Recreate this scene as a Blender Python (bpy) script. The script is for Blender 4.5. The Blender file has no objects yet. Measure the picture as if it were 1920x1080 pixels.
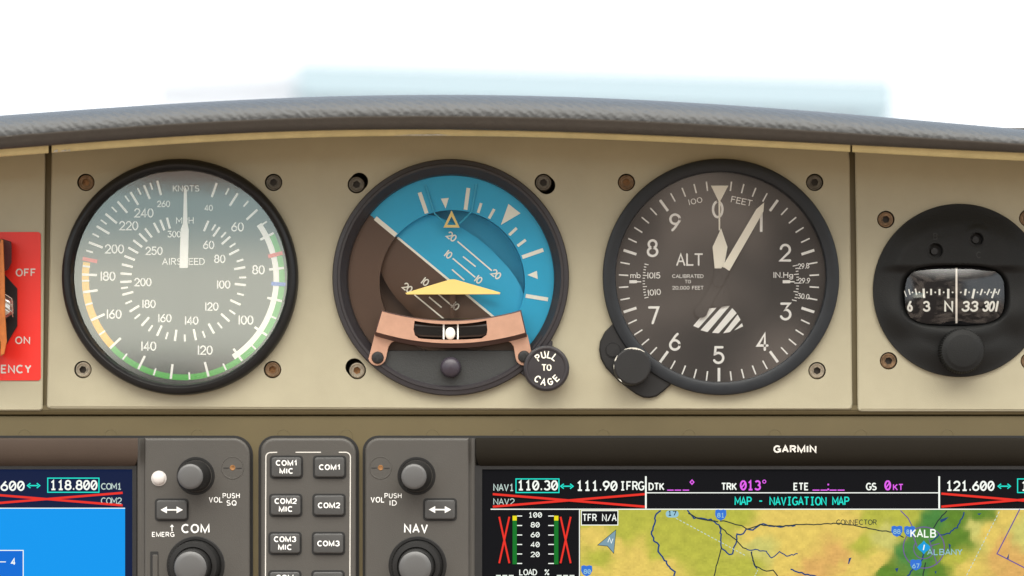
import bpy, bmesh, math, random
import numpy as np
from mathutils import Vector, noise
from mathutils.geometry import tessellate_polygon
random.seed(7)
C = bpy.context.scene.collection
SC = bpy.context.scene

# ------------------------------------------------------------------ scale, camera, world
S = 1.9e-4                 # metres per unit of panel measurement (an 83 mm instrument bezel is 437 units)
DIST = 0.70                # camera to panel
FX, FY = 980.0, 880.0      # foot of the camera's perpendicular on the panel
DU = DIST / S

cam_d = bpy.data.cameras.new('camera')
cam = bpy.data.objects.new('camera', cam_d); C.objects.link(cam)
cam.location = ((FX - 960) * S, -DIST, (540 - FY) * S)
cam.rotation_euler = (math.pi / 2, 0, 0)
cam_d.sensor_width = 36
cam_d.lens = 36 * DIST / (1920 * S)
cam_d.shift_x = (960 - FX) / 1920
cam_d.shift_y = (FY - 540) / 1920
cam_d.clip_start = 0.01; cam_d.clip_end = 1000
cam_d.dof.use_dof = True
cam_d.dof.focus_distance = DIST
cam_d.dof.aperture_fstop = 7.0
SC.camera = cam
SC.view_settings.view_transform = 'Standard'
SC.view_settings.look = 'None'
SC.view_settings.exposure = 0
SC.view_settings.gamma = 1
SC.view_settings.use_curve_mapping = False
SC.cycles.use_denoising = True
SC.cycles.max_bounces = 8
SC.cycles.use_adaptive_sampling = False
SC.cycles.transparent_max_bounces = 12

# the sky round the aircraft, and behind the camera the cabin: roof, side windows, seats (soft, far)
w = bpy.data.worlds.new('World'); SC.world = w; w.use_nodes = True
nt = w.node_tree; N = nt.nodes; LK = nt.links
for n in list(N): N.remove(n)
def wm(op, a, b=None, c=None):
    n = N.new('ShaderNodeMath'); n.operation = op
    for i, v in enumerate((a, b, c)):
        if v is None: continue
        if isinstance(v, (int, float)): n.inputs[i].default_value = v
        else: LK.new(v, n.inputs[i])
    return n.outputs[0]
def wstep(v, a, b):
    n = N.new('ShaderNodeMapRange'); n.interpolation_type = 'SMOOTHSTEP'
    LK.new(v, n.inputs[0]); n.inputs[1].default_value = a; n.inputs[2].default_value = b
    return n.outputs[0]
def wmix(f, a, b):
    n = N.new('ShaderNodeMix'); n.data_type = 'RGBA'; n.clamp_factor = True
    LK.new(f, n.inputs[0])
    for v, i in ((a, 6), (b, 7)):
        if isinstance(v, tuple): n.inputs[i].default_value = (*v, 1)
        else: LK.new(v, n.inputs[i])
    return n.outputs[2]
tc = N.new('ShaderNodeTexCoord'); sx = N.new('ShaderNodeSeparateXYZ'); LK.new(tc.outputs['Generated'], sx.inputs[0])
X_, Y_, Z_ = sx.outputs
az = wm('MULTIPLY', wm('ARCTAN2', X_, wm('MULTIPLY', Y_, -1.0)), 57.2958)     # 0 behind the camera
el = wm('MULTIPLY', wm('ARCSINE', Z_), 57.2958)
nz = N.new('ShaderNodeTexNoise'); nz.inputs['Scale'].default_value = 9; nz.inputs['Detail'].default_value = 3
LK.new(tc.outputs['Generated'], nz.inputs['Vector'])
cabin = wmix(wstep(nz.outputs['Fac'], .40, .62), (.24, .19, .155), (1.35, 1.08, .88))
# canopy light coming over the camera's head
upper = wmix(wstep(el, 22, 55), cabin, (10.6, 10.3, 9.6))
# rear window behind the left shoulder: bright, with a hard roof edge above it
win = wm('MULTIPLY', wm('MULTIPLY', wstep(az, -27, -15), wstep(az, -5.2, -7.2)),
         wm('MULTIPLY', wstep(el, 2.1, 4.0), wstep(el, 8.15, 7.95)))
rear = wmix(win, upper, wmix(wstep(el, 7.4, 5.4), (2.5, 3.2, 3.1), (5.2, 5.3, 4.5)))
# wide side windows low on both flanks
side = wm('MULTIPLY', wstep(wm('ABSOLUTE', az), 13, 22), wm('MULTIPLY', wstep(el, -3, 6), wstep(el, 28, 22)))
rear = wmix(wm('MULTIPLY', side, 0.9), rear, (1.6, 1.75, 1.85))
# the camera operator stands dark in the middle
person_mask = wm('MULTIPLY', wstep(wm('ABSOLUTE', wm('ADD', az, 1.5)), 5.5, 3.0), wstep(el, 24, 18))
rear = wmix(person_mask, rear, (.30, .24, .20))
front = wmix(wstep(el, 18, 60), wmix(wstep(el, -30, 0), (.55, .57, .6), (1.35, 1.4, 1.46)), (1.7, 2.3, 3.1))
world_col = wmix(wstep(Y_, -0.15, 0.1), rear, front)
bg = N.new('ShaderNodeBackground'); LK.new(world_col, bg.inputs[0]); bg.inputs[1].default_value = 1.0
wo = N.new('ShaderNodeOutputWorld'); LK.new(bg.outputs[0], wo.inputs[0])
w.cycles.sampling_method = 'MANUAL'; w.cycles.sample_map_resolution = 2048

# ------------------------------------------------------------------ materials
def lin(c):
    return tuple((v / 255 / 12.92) if v / 255 <= .04045 else ((v / 255 + .055) / 1.055) ** 2.4 for v in c)
def mat(name, col, rough=.5, metal=0., bump=0., bscale=2500, var=0., vscale=60, spec=.5, coat=0., rvar=0.):
    m = bpy.data.materials.new(name); m.use_nodes = True
    t = m.node_tree; b = t.nodes['Principled BSDF']
    b.inputs['Base Color'].default_value = (*col, 1); b.inputs['Roughness'].default_value = rough
    b.inputs['Metallic'].default_value = metal; b.inputs['Specular IOR Level'].default_value = spec
    b.inputs['Coat Weight'].default_value = coat
    co = t.nodes.new('ShaderNodeTexCoord')
    if bump:
        n = t.nodes.new('ShaderNodeTexNoise'); n.inputs['Scale'].default_value = bscale; n.inputs['Detail'].default_value = 3
        t.links.new(co.outputs['Object'], n.inputs['Vector'])
        bp = t.nodes.new('ShaderNodeBump'); bp.inputs['Strength'].default_value = bump; bp.inputs['Distance'].default_value = .0003
        t.links.new(n.outputs['Fac'], bp.inputs['Height']); t.links.new(bp.outputs[0], b.inputs['Normal'])
    if var or rvar:
        n = t.nodes.new('ShaderNodeTexNoise'); n.inputs['Scale'].default_value = vscale; n.inputs['Detail'].default_value = 6; n.inputs['Roughness'].default_value = .65
        t.links.new(co.outputs['Object'], n.inputs['Vector'])
        if var:
            r = t.nodes.new('ShaderNodeMapRange'); r.inputs[1].default_value = .3; r.inputs[2].default_value = .7
            r.inputs[3].default_value = 1 - var; r.inputs[4].default_value = 1 + var
            t.links.new(n.outputs['Fac'], r.inputs[0])
            x = t.nodes.new('ShaderNodeVectorMath'); x.operation = 'SCALE'; x.inputs[0].default_value = col
            t.links.new(r.outputs[0], x.inputs['Scale']); t.links.new(x.outputs[0], b.inputs['Base Color'])
        if rvar:
            r = t.nodes.new('ShaderNodeMapRange'); r.inputs[1].default_value = .3; r.inputs[2].default_value = .7
            r.inputs[3].default_value = rough - rvar; r.inputs[4].default_value = rough + rvar
            t.links.new(n.outputs['Fac'], r.inputs[0]); t.links.new(r.outputs[0], b.inputs['Roughness'])
    return m
def glow(name, col, k=1.0):
    """lit pixels of a screen behind its cover glass"""
    m = bpy.data.materials.new(name); m.use_nodes = True
    b = m.node_tree.nodes['Principled BSDF']
    b.inputs['Base Color'].default_value = (.004, .004, .005, 1); b.inputs['Roughness'].default_value = .3; b.inputs['Specular IOR Level'].default_value = .04
    b.inputs['Emission Color'].default_value = (*lin(col), 1); b.inputs['Emission Strength'].default_value = k
    return m
def pane(name, refl=.05, tint=(1, 1, 1), rough=.01):
    m = bpy.data.materials.new(name); m.use_nodes = True
    t = m.node_tree
    for n in list(t.nodes): t.nodes.remove(n)
    tr = t.nodes.new('ShaderNodeBsdfTransparent'); tr.inputs[0].default_value = (*tint, 1)
    gl = t.nodes.new('ShaderNodeBsdfGlossy'); gl.inputs['Roughness'].default_value = rough
    lw = t.nodes.new('ShaderNodeLayerWeight'); lw.inputs[0].default_value = .25
    mr = t.nodes.new('ShaderNodeMapRange'); mr.inputs[3].default_value = refl; mr.inputs[4].default_value = .7
    t.links.new(lw.outputs['Fresnel'], mr.inputs[0]); mr.inputs[1].default_value = .04
    mx = t.nodes.new('ShaderNodeMixShader'); o = t.nodes.new('ShaderNodeOutputMaterial')
    t.links.new(mr.outputs[0], mx.inputs[0]); t.links.new(tr.outputs[0], mx.inputs[1]); t.links.new(gl.outputs[0], mx.inputs[2])
    t.links.new(mx.outputs[0], o.inputs[0])
    return m

M = {}
M['panel'] = mat('panel_paint', (.352, .322, .226), .42, bump=.22, bscale=4200, var=.06, vscale=38, rvar=.07)
M['lower'] = mat('lower_panel_paint', (.098, .076, .032), .5, bump=.12, bscale=4200, var=.05, vscale=50)
M['trim'] = mat('cream_trim', (.62, .52, .25), .5, bump=.15, bscale=1800, var=.10, vscale=160)
M['dark'] = mat('dark_void', (.05, .042, .03), .8)
M['leather'] = mat('glareshield_vinyl', (.019, .0195, .0195), .54, bump=1.0, bscale=640, var=.22, vscale=520)
t = M['leather'].node_tree; bp_ = [n for n in t.nodes if n.type == 'BUMP'][0]; co_ = [n for n in t.nodes if n.type == 'TEX_COORD'][0]
wv = t.nodes.new('ShaderNodeTexWave'); wv.bands_direction = 'DIAGONAL'; wv.inputs['Scale'].default_value = 165; wv.inputs['Distortion'].default_value = 4; wv.inputs['Detail'].default_value = 2
b2 = t.nodes.new('ShaderNodeBump'); b2.inputs['Strength'].default_value = .28; b2.inputs['Distance'].default_value = .0003
t.links.new(co_.outputs['Object'], wv.inputs['Vector']); t.links.new(wv.outputs['Fac'], b2.inputs['Height']); t.links.new(bp_.outputs[0], b2.inputs['Normal'])
t.links.new(b2.outputs[0], t.nodes['Principled BSDF'].inputs['Normal'])
M['band'] = mat('glareshield_band', (.050, .042, .033), .6, bump=.4, bscale=900, var=.12, vscale=300)
M['bezel'] = mat('black_bezel', (.009, .009, .0095), .36, bump=.05, bscale=3000, rvar=.08, vscale=200, spec=.3)
M['bezel_plum'] = mat('plum_black_bezel', (.021, .018, .021), .42, bump=.15, bscale=3500, rvar=.08, vscale=200)
M['bezel_navy'] = mat('navy_black_bezel', (.012, .0145, .018), .45, bump=.12, bscale=3500, var=.12, vscale=250, rvar=.08, spec=.35)
M['black'] = mat('black_plastic', (.014, .014, .0145), .45, spec=.35, bump=.15, bscale=3000, var=.1, vscale=200)
M['blackplate'] = mat('black_crackle_plate', (.025, .027, .027), .5, bump=.35, bscale=2600)
M['dial'] = mat('dial_grey_black', (.022, .024, .026), .6)
M['dial_alt'] = mat('dial_black', (.022, .020, .019), .6)
M['dialdark'] = mat('dial_hub_black', (.014, .014, .014), .5)
M['white'] = mat('dial_white', (.88, .88, .84), .6)
M['cream'] = mat('lume_cream', (.88, .85, .72), .6)
M['dim'] = mat('faded_marking', (.62, .58, .52), .6)
M['green'] = mat('arc_green', (.022, .40, .018), .5)
M['yellow'] = mat('arc_yellow', (.86, .50, .008), .5)
M['red'] = mat('mark_red', (.68, .02, .02), .5)
M['blue'] = mat('mark_blue', (.03, .13, .58), .5)
M['sky_card'] = mat('horizon_blue', (.005, .39, .64), .5, var=.03, vscale=80)
M['earth_card'] = mat('horizon_brown', (.085, .042, .021), .5, var=.05, vscale=80)
M['sym_yellow'] = mat('symbol_yellow', (.84, .62, .20), .45)
M['tab'] = mat('clear_blue_edge', (.03, .42, .62), .3)
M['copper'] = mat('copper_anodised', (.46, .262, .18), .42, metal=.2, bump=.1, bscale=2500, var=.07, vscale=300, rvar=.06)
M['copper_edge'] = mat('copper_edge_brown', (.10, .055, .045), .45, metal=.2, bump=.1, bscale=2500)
M['tube'] = mat('inclinometer_black', (.006, .006, .006), .12, coat=.5)
M['compass_white_shaded'] = mat('compass_white_shaded', (.60, .60, .55), .6)  # white dimmed in its colour to carry the shade of the window recess
M['ball'] = mat('inclinometer_ball', (.78, .76, .70), .2)
M['knobplum'] = mat('adjust_knob_plum', (.035, .028, .04), .4, bump=.1)
M['screw_dark'] = mat('screw_black_oxide', (.10, .088, .07), .42, metal=.6, bump=.2, bscale=3000, var=.3, vscale=700)
M['screw_steel'] = mat('screw_worn_steel', (.30, .26, .20), .38, metal=.8, bump=.2, bscale=3000, var=.35, vscale=700)
M['screw_rust'] = mat('screw_rusty', (.16, .10, .055), .45, metal=.6, bump=.3, bscale=2500, var=.45, vscale=600)
M['socket'] = mat('socket_shadow', (.02, .014, .008), .6)
M['socket_rust'] = mat('socket_rust', (.24, .115, .04), .5, metal=.4, var=.4, vscale=900)
M['compass'] = mat('compass_body', (.0085, .009, .009), .6, bump=.3, bscale=2600, var=.1, vscale=120, spec=.25)
M['card'] = mat('compass_card', (.005, .005, .006), .5, spec=.1)
M['unit'] = mat('avionics_grey', (.056, .052, .046), .5, bump=.22, bscale=3600, var=.04, vscale=60)
M['hood'] = mat('avionics_hood', (.0105, .0083, .0052), .7, bump=.18, bscale=3600, var=.05, spec=.12)
M['hood_plum'] = mat('avionics_hood_brown', (.052, .036, .0265), .62, bump=.18, bscale=3600, var=.05, spec=.2)
M['rubber'] = mat('knob_rubber', (.011, .011, .011), .48, bump=.12, bscale=3500, spec=.3)
M['cap'] = mat('knob_cap', (.075, .075, .075), .42, bump=.2, bscale=3500)
M['key'] = mat('key_grey', (.047, .047, .046), .5, bump=.2, bscale=3500)
M['gap'] = mat('key_gap_black', (.008, .008, .008), .6)
M['print'] = mat('printed_white', (.78, .78, .76), .55)
M['print_grey'] = mat('printed_pale', (.58, .56, .52), .55)
M['lens'] = mat('sensor_dome', (.56, .53, .51), .3)
M['placard'] = mat('placard_red', (.70, .020, .012), .4, bump=.1, bscale=2500, var=.04)
M['orange'] = mat('guard_orange', (.36, .10, .012), .45, var=.2, vscale=300)
M['maroon'] = mat('guard_hinge_maroon', (.065, .014, .016), .45, bump=.2)
M['steel'] = mat('bright_steel', (.62, .60, .55), .25, metal=.9, bump=.6, bscale=900, var=.25, vscale=500)
M['wear'] = mat('bare_worn_edge', (.55, .53, .47), .5, var=.3, vscale=800)
M['glass'] = pane('instrument_glass', .10)
M['glass_soft'] = pane('instrument_glass_soft', .12)
M['glass_ai'] = pane('instrument_glass_coated', .04)
M['dome'] = pane('compass_glass', .06)
M['scr_black'] = glow('screen_black', (5, 8, 12), .6)
M['scr_navy'] = glow('screen_navy', (4, 24, 62), 1)
M['scr_blue'] = glow('screen_sky_blue', (0, 152, 240), 1)
M['scr_box'] = glow('screen_box_blue', (0, 108, 214), 1)
M['scr_white'] = glow('screen_white', (250, 255, 246), 1.05)
M['scr_pale'] = glow('screen_pale', (196, 216, 208), 1)
M['scr_cyan'] = glow('screen_cyan', (30, 226, 205), 1.05)
M['scr_red'] = glow('screen_red', (232, 48, 34), 1.05)
M['scr_mag'] = glow('screen_magenta', (228, 98, 238), 1.05)
M['scr_green'] = glow('screen_green', (10, 118, 36), 1)
M['scr_yel'] = glow('screen_yellow', (240, 226, 20), 1)
M['scr_river'] = glow('screen_river', (30, 66, 120), 1)
M['scr_road'] = glow('screen_road', (38, 52, 50), 1)
M['scr_purple'] = glow('screen_purple', (112, 88, 150), 1)
M['scr_shield'] = glow('screen_shield', (52, 116, 214), 1)
M['scr_shieldpale'] = glow('screen_shield_pale', (150, 196, 214), 1)
M['scr_apt'] = glow('screen_airport', (22, 158, 222), 1)
M['scr_steel'] = glow('screen_arrow', (126, 158, 172), 1)
M['ext_wall'] = mat('pale_blue_cladding', (.315, .365, .40), .6)
M['ext_roof'] = mat('blue_fascia', (.27, .345, .39), .6)
M['ext_pale'] = mat('white_cladding', (.50, .525, .57), .6)
M['tarmac'] = mat('pale_concrete', (.35, .35, .34), .8, var=.1, vscale=.4)

# ------------------------------------------------------------------ geometry
def W(px, py, wd=0.0):
    k = (DU - wd) / DU
    X = FX + (px - FX) * k; Y = FY + (py - FY) * k
    return Vector(((X - 960) * S, -wd * S, (540 - Y) * S))
def area2(p): return sum(p[i][0] * p[(i + 1) % len(p)][1] - p[(i + 1) % len(p)][0] * p[i][1] for i in range(len(p)))
def ccw(p): return list(p) if area2(p) < 0 else list(reversed(p))     # photo y runs down
def arcp(cx, cy, r, a0, a1, n=24, ry=None):                            # clock angles, degrees from the top
    ry = ry or r
    return [(cx + r * math.sin(math.radians(a0 + (a1 - a0) * i / n)), cy - ry * math.cos(math.radians(a0 + (a1 - a0) * i / n))) for i in range(n + 1)]
def circ(cx, cy, r, n=48, ry=None): return arcp(cx, cy, r, 0, 360, n, ry)[:-1]
def rrect(x0, y0, x1, y1, r, n=6, rs=None):
    a, b, c, d = rs or (r, r, r, r)     # tl tr br bl
    p = []
    for (cx, cy, rr, s) in ((x0 + a, y0 + a, a, 270), (x1 - b, y0 + b, b, 0), (x1 - c, y1 - c, c, 90), (x0 + d, y1 - d, d, 180)):
        p += arcp(cx, cy, rr, s, s + 90, n) if rr > 0 else [(cx, cy)]
    return p
def inset(p, d):
    p = ccw(p); n = len(p); q = []
    for i in range(n):
        a, b, c = p[i - 1], p[i], p[(i + 1) % n]
        def nrm(u, v):
            dx, dy = v[0] - u[0], v[1] - u[1]; l = math.hypot(dx, dy) or 1
            return (dy / l, -dx / l)
        n1, n2 = nrm(a, b), nrm(b, c)
        mx, my = n1[0] + n2[0], n1[1] + n2[1]; l = math.hypot(mx, my) or 1
        mx, my = mx / l, my / l
        k = d / max(.45, mx * n1[0] + my * n1[1])
        q.append((b[0] + mx * k, b[1] + my * k))
    return q

class MB:
    def __init__(s): s.v = []; s.f = []; s.wf = None; s.stag = 0
    def p(s, x, y, wd):
        if s.wf: wd = wd + s.wf(x, y)
        s.v.append(W(x, y, wd)); return len(s.v) - 1
    def poly(s, pts, wd):
        s.f.append([s.p(x, y, wd) for x, y in ccw(pts)]); return s
    def holes(s, outer, holes, wd, depth):
        loops = [ccw(outer)] + [ccw(h) for h in holes]
        flat = [q for l in loops for q in l]
        idx = [s.p(x, y, wd) for x, y in flat]
        for t in tessellate_polygon([[Vector((x, -y, 0)) for x, y in l] for l in loops]):
            a, b, c = t
            s.f.append([idx[i] for i in (t if area2([flat[i] for i in t]) < 0 else t[::-1])])
        for h in loops[1:]:
            s.wall(h, wd, wd - depth, flip=True)
        return s
    def wall(s, pts, w1, w0, flip=False, pts0=None):
        n = len(pts); a = [s.p(x, y, w1) for x, y in pts]; b = [s.p(x, y, w0) for x, y in (pts0 or pts)]
        for i in range(n):
            j = (i + 1) % n
            q = [a[i], b[i], b[j], a[j]]
            s.f.append(q[::-1] if flip else q)
    def prism(s, pts, w0, w1, ch=0, chd=None, back=False, seg=1):
        pts = ccw(pts); cur = pts; wc = w0
        if ch:
            chd = chd if chd is not None else ch
            s.wall(pts, w1 - chd, w0)
            prev, wp = pts, w1 - chd
            for k in range(1, seg + 1):
                a = math.pi / 2 * k / seg
                nx = inset(pts, ch * (1 - math.cos(a)) if seg > 1 else ch); nw = w1 - chd + chd * (math.sin(a) if seg > 1 else 1)
                s.wall(nx, nw, wp, pts0=prev); prev, wp = nx, nw
            s.poly(prev, w1)
        else:
            s.wall(pts, w1, w0); s.poly(pts, w1)
        if back: s.f.append([s.p(x, y, w0) for x, y in pts][::-1])
        return s
    def lathe(s, cx, cy, prof, n=64, wref=0, knurl=None, tilt=(0, 0)):
        c = W(cx, cy, wref); k = (DU - wref) / DU * S; rows = []
        wb = prof[0][1]
        for j, (r, wd) in enumerate(prof):
            ox, oz = tilt[0] * (wd - wb) * S, -tilt[1] * (wd - wb) * S
            if r <= 0: s.v.append(Vector((c.x + ox, -wd * S, c.z + oz))); rows.append([len(s.v) - 1] * n); continue
            row = []
            for i in range(n):
                a = 2 * math.pi * i / n; rr = r
                if knurl and knurl[0] <= j <= knurl[1]: rr = r + (knurl[2] if i % 2 else -knurl[2])
                s.v.append(Vector((c.x + ox + rr * k * math.sin(a), -wd * S, c.z + oz + rr * k * math.cos(a)))); row.append(len(s.v) - 1)
            rows.append(row)
        for A, B in zip(rows, rows[1:]):
            for i in range(n):
                j = (i + 1) % n
                q = [A[i], A[j], B[j], B[i]]; u = []
                for x in q:
                    if x not in u: u.append(x)
                if len(u) > 2: s.f.append(u)
        return s
    def ribbon(s, path, wid, wd, caps=True, closed=False):
        p = []
        for q in path:
            if not p or math.hypot(q[0] - p[-1][0], q[1] - p[-1][1]) > 1e-4: p.append(q)
        if closed and math.hypot(p[0][0] - p[-1][0], p[0][1] - p[-1][1]) < 1e-3: p.pop()
        n = len(p); h = wid / 2
        if n < 2: return s
        s.stag = (s.stag + 1) % 7; wd = wd + s.stag * .03
        L, R = [], []
        for i in range(n):
            a = p[i - 1] if (i > 0 or closed) else None; c = p[(i + 1) % n] if (i < n - 1 or closed) else None
            b = p[i]
            def d(u, v):
                l = math.hypot(v[0] - u[0], v[1] - u[1]) or 1; return ((v[0] - u[0]) / l, (v[1] - u[1]) / l)
            d1 = d(a, b) if a else d(b, c); d2 = d(b, c) if c else d(a, b)
            n1 = (d1[1], -d1[0]); n2 = (d2[1], -d2[0])
            mx, my = n1[0] + n2[0], n1[1] + n2[1]; l = math.hypot(mx, my)
            if l < 1e-6: mx, my, l = n1[0], n1[1], 1
            mx, my = mx / l, my / l; k = h / max(.5, mx * n1[0] + my * n1[1])
            L.append(s.p(b[0] + mx * k, b[1] + my * k, wd)); R.append(s.p(b[0] - mx * k, b[1] - my * k, wd))
        m = n if closed else n - 1
        for i in range(m):
            j = (i + 1) % n
            s.f.append([L[i], R[i], R[j], L[j]])
        if caps and not closed:
            for (e, o, a, b) in ((p[0], p[1], L[0], R[0]), (p[-1], p[-2], R[-1], L[-1])):
                ang = math.atan2(e[1] - o[1], e[0] - o[0])
                mid = [s.p(e[0] + h * math.cos(ang + t), e[1] + h * math.sin(ang + t), wd) for t in (-1.0, -.5, 0, .5, 1.0)]
                v = s.v
                f = [a] + mid + [b]
                # order so the cap is a simple fan whichever side L lies
                if (v[a] - v[mid[0]]).length > (v[b] - v[mid[0]]).length: f = [b] + mid + [a]
                s.f.append(f)
        return s
    def bar(s, x0, y0, x1, y1, t, wd): return s.ribbon([(x0, y0), (x1, y1)], t, wd, caps=False)
    def sector(s, cx, cy, r0, r1, a0, a1, wd, n=None):
        n = n or max(2, int(abs(a1 - a0) / 3))
        o = arcp(cx, cy, r1, a0, a1, n); i = arcp(cx, cy, r0, a0, a1, n)
        O = [s.p(x, y, wd) for x, y in o]; I = [s.p(x, y, wd) for x, y in i]
        for k in range(n): s.f.append([O[k], I[k], I[k + 1], O[k + 1]])
        return s
    def tick(s, cx, cy, r0, r1, a, t, wd):
        (x0, y0), = arcp(cx, cy, r0, a, a, 1)[:1]; (x1, y1), = arcp(cx, cy, r1, a, a, 1)[:1]
        return s.bar(x0, y0, x1, y1, t, wd)
    def tube(s, pts, r, n=8):
        """round bar through (px, py, depth) points"""
        P = [W(*q) for q in pts]; rows = []; r = r * S
        for i, c in enumerate(P):
            d = (P[min(i + 1, len(P) - 1)] - P[max(i - 1, 0)]).normalized()
            u = d.orthogonal().normalized() if abs(d.y) > .9 else d.cross(Vector((0, 1, 0))).normalized()
            v = d.cross(u)
            row = []
            for k in range(n):
                a = 2 * math.pi * k / n; s.v.append(c + u * r * math.cos(a) + v * r * math.sin(a)); row.append(len(s.v) - 1)
            rows.append(row)
        for A, B in zip(rows, rows[1:]):
            for i in range(n): s.f.append([A[i], A[(i + 1) % n], B[(i + 1) % n], B[i]])
        s.f.append(rows[0][::-1]); s.f.append(rows[-1]); return s
    def text(s, t, cx, cy, h, wid=None, st=.14, wd=0, rot=0, gap=.22, slash=False, slant=0, flag=False, mono=None, align='c', caps=True):
        x = 0; items = []
        for ch in t:
            if ch == ' ': x += (mono or .45) + (0 if mono else gap * .5); continue
            key = ch
            for suf in {True: '*', False: ''}.get(flag, flag):
                if ch + suf in GL: key = ch + suf; break
            gw, paths = GL[key]; cell = mono if (not mono or ch not in '.') else mono * .5
            o = x + ((cell - gap - gw) / 2 if mono else 0)
            items.append((o, paths, ch)); x += cell if mono else gw + gap
        tw = x - gap
        full = h; h = h * (1 - st)
        sx = h if wid is None else (wid - st * full * .8) / max(tw, .05)
        cr, sr = math.cos(math.radians(rot)), math.sin(math.radians(rot))
        off = {'c': -tw / 2, 'l': 0, 'r': -tw}[align]
        def T(a, b):
            u = (a + off) * sx + slant * (b - .5) * h; v = -(b - .5) * h
            return (cx + u * cr - v * sr, cy + u * sr + v * cr)
        for o, paths, ch in items:
            for pa in paths: s.ribbon([T(a + o, b) for a, b in pa], st * h, wd, caps=caps)
            if slash and ch == '0': s.ribbon([T(o + .08, .2), T(o + .52, .8)], st * h * .8, wd, caps=False)
        return s
    def arctext(s, t, cx, cy, r, a0, step, h, st=.14, wd=0, inside=False):
        for i, ch in enumerate(t):
            a = a0 + (i - (len(t) - 1) / 2) * step * (-1 if inside else 1)
            (x, y), = arcp(cx, cy, r, a, a, 1)[:1]
            s.text(ch, x, y, h, st=st, wd=wd, rot=a + (180 if inside else 0))
        return s
    def bold(s, t, cx, cy, h, wid=None, wd=0, align='c', off=.035, slant=0):
        return s.text(t, cx, cy, h, wid=wid, st=min(.28, .15 + off * 1.25), wd=wd, align=align, flag='^', caps=False, gap=.3, slant=slant)
    def build(s, name, m, parent=None, smooth=None, bevel=0, recalc=False):
        me = bpy.data.meshes.new(name)
        o0 = root_loc(parent) if parent else Vector((0, 0, 0))
        me.from_pydata([v - o0 for v in s.v], [], s.f)
        if recalc or bevel:
            bm = bmesh.new(); bm.from_mesh(me)
            bmesh.ops.remove_doubles(bm, verts=bm.verts, dist=1e-7)
            if recalc: bmesh.ops.recalc_face_normals(bm, faces=bm.faces)
            bm.to_mesh(me); bm.free()
        me.update()
        if smooth:
            bm = bmesh.new(); bm.from_mesh(me); bmesh.ops.remove_doubles(bm, verts=bm.verts, dist=1e-7); bm.to_mesh(me); bm.free()
            me.polygons.foreach_set('use_smooth', [True] * len(me.polygons))
            me.set_sharp_from_angle(angle=math.radians(smooth))
        for x in (m if isinstance(m, (list, tuple)) else [m]): me.materials.append(M[x] if isinstance(x, str) else x)
        o = bpy.data.objects.new(name, me); C.objects.link(o)
        if parent: o.parent = parent
        if bevel:
            b = o.modifiers.new('edge', 'BEVEL'); b.width = bevel * S; b.segments = 2; b.limit_method = 'ANGLE'; b.angle_limit = math.radians(40)
        return o
def root_loc(o):
    while o.parent: o = o.parent
    return o.location.copy()

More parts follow.
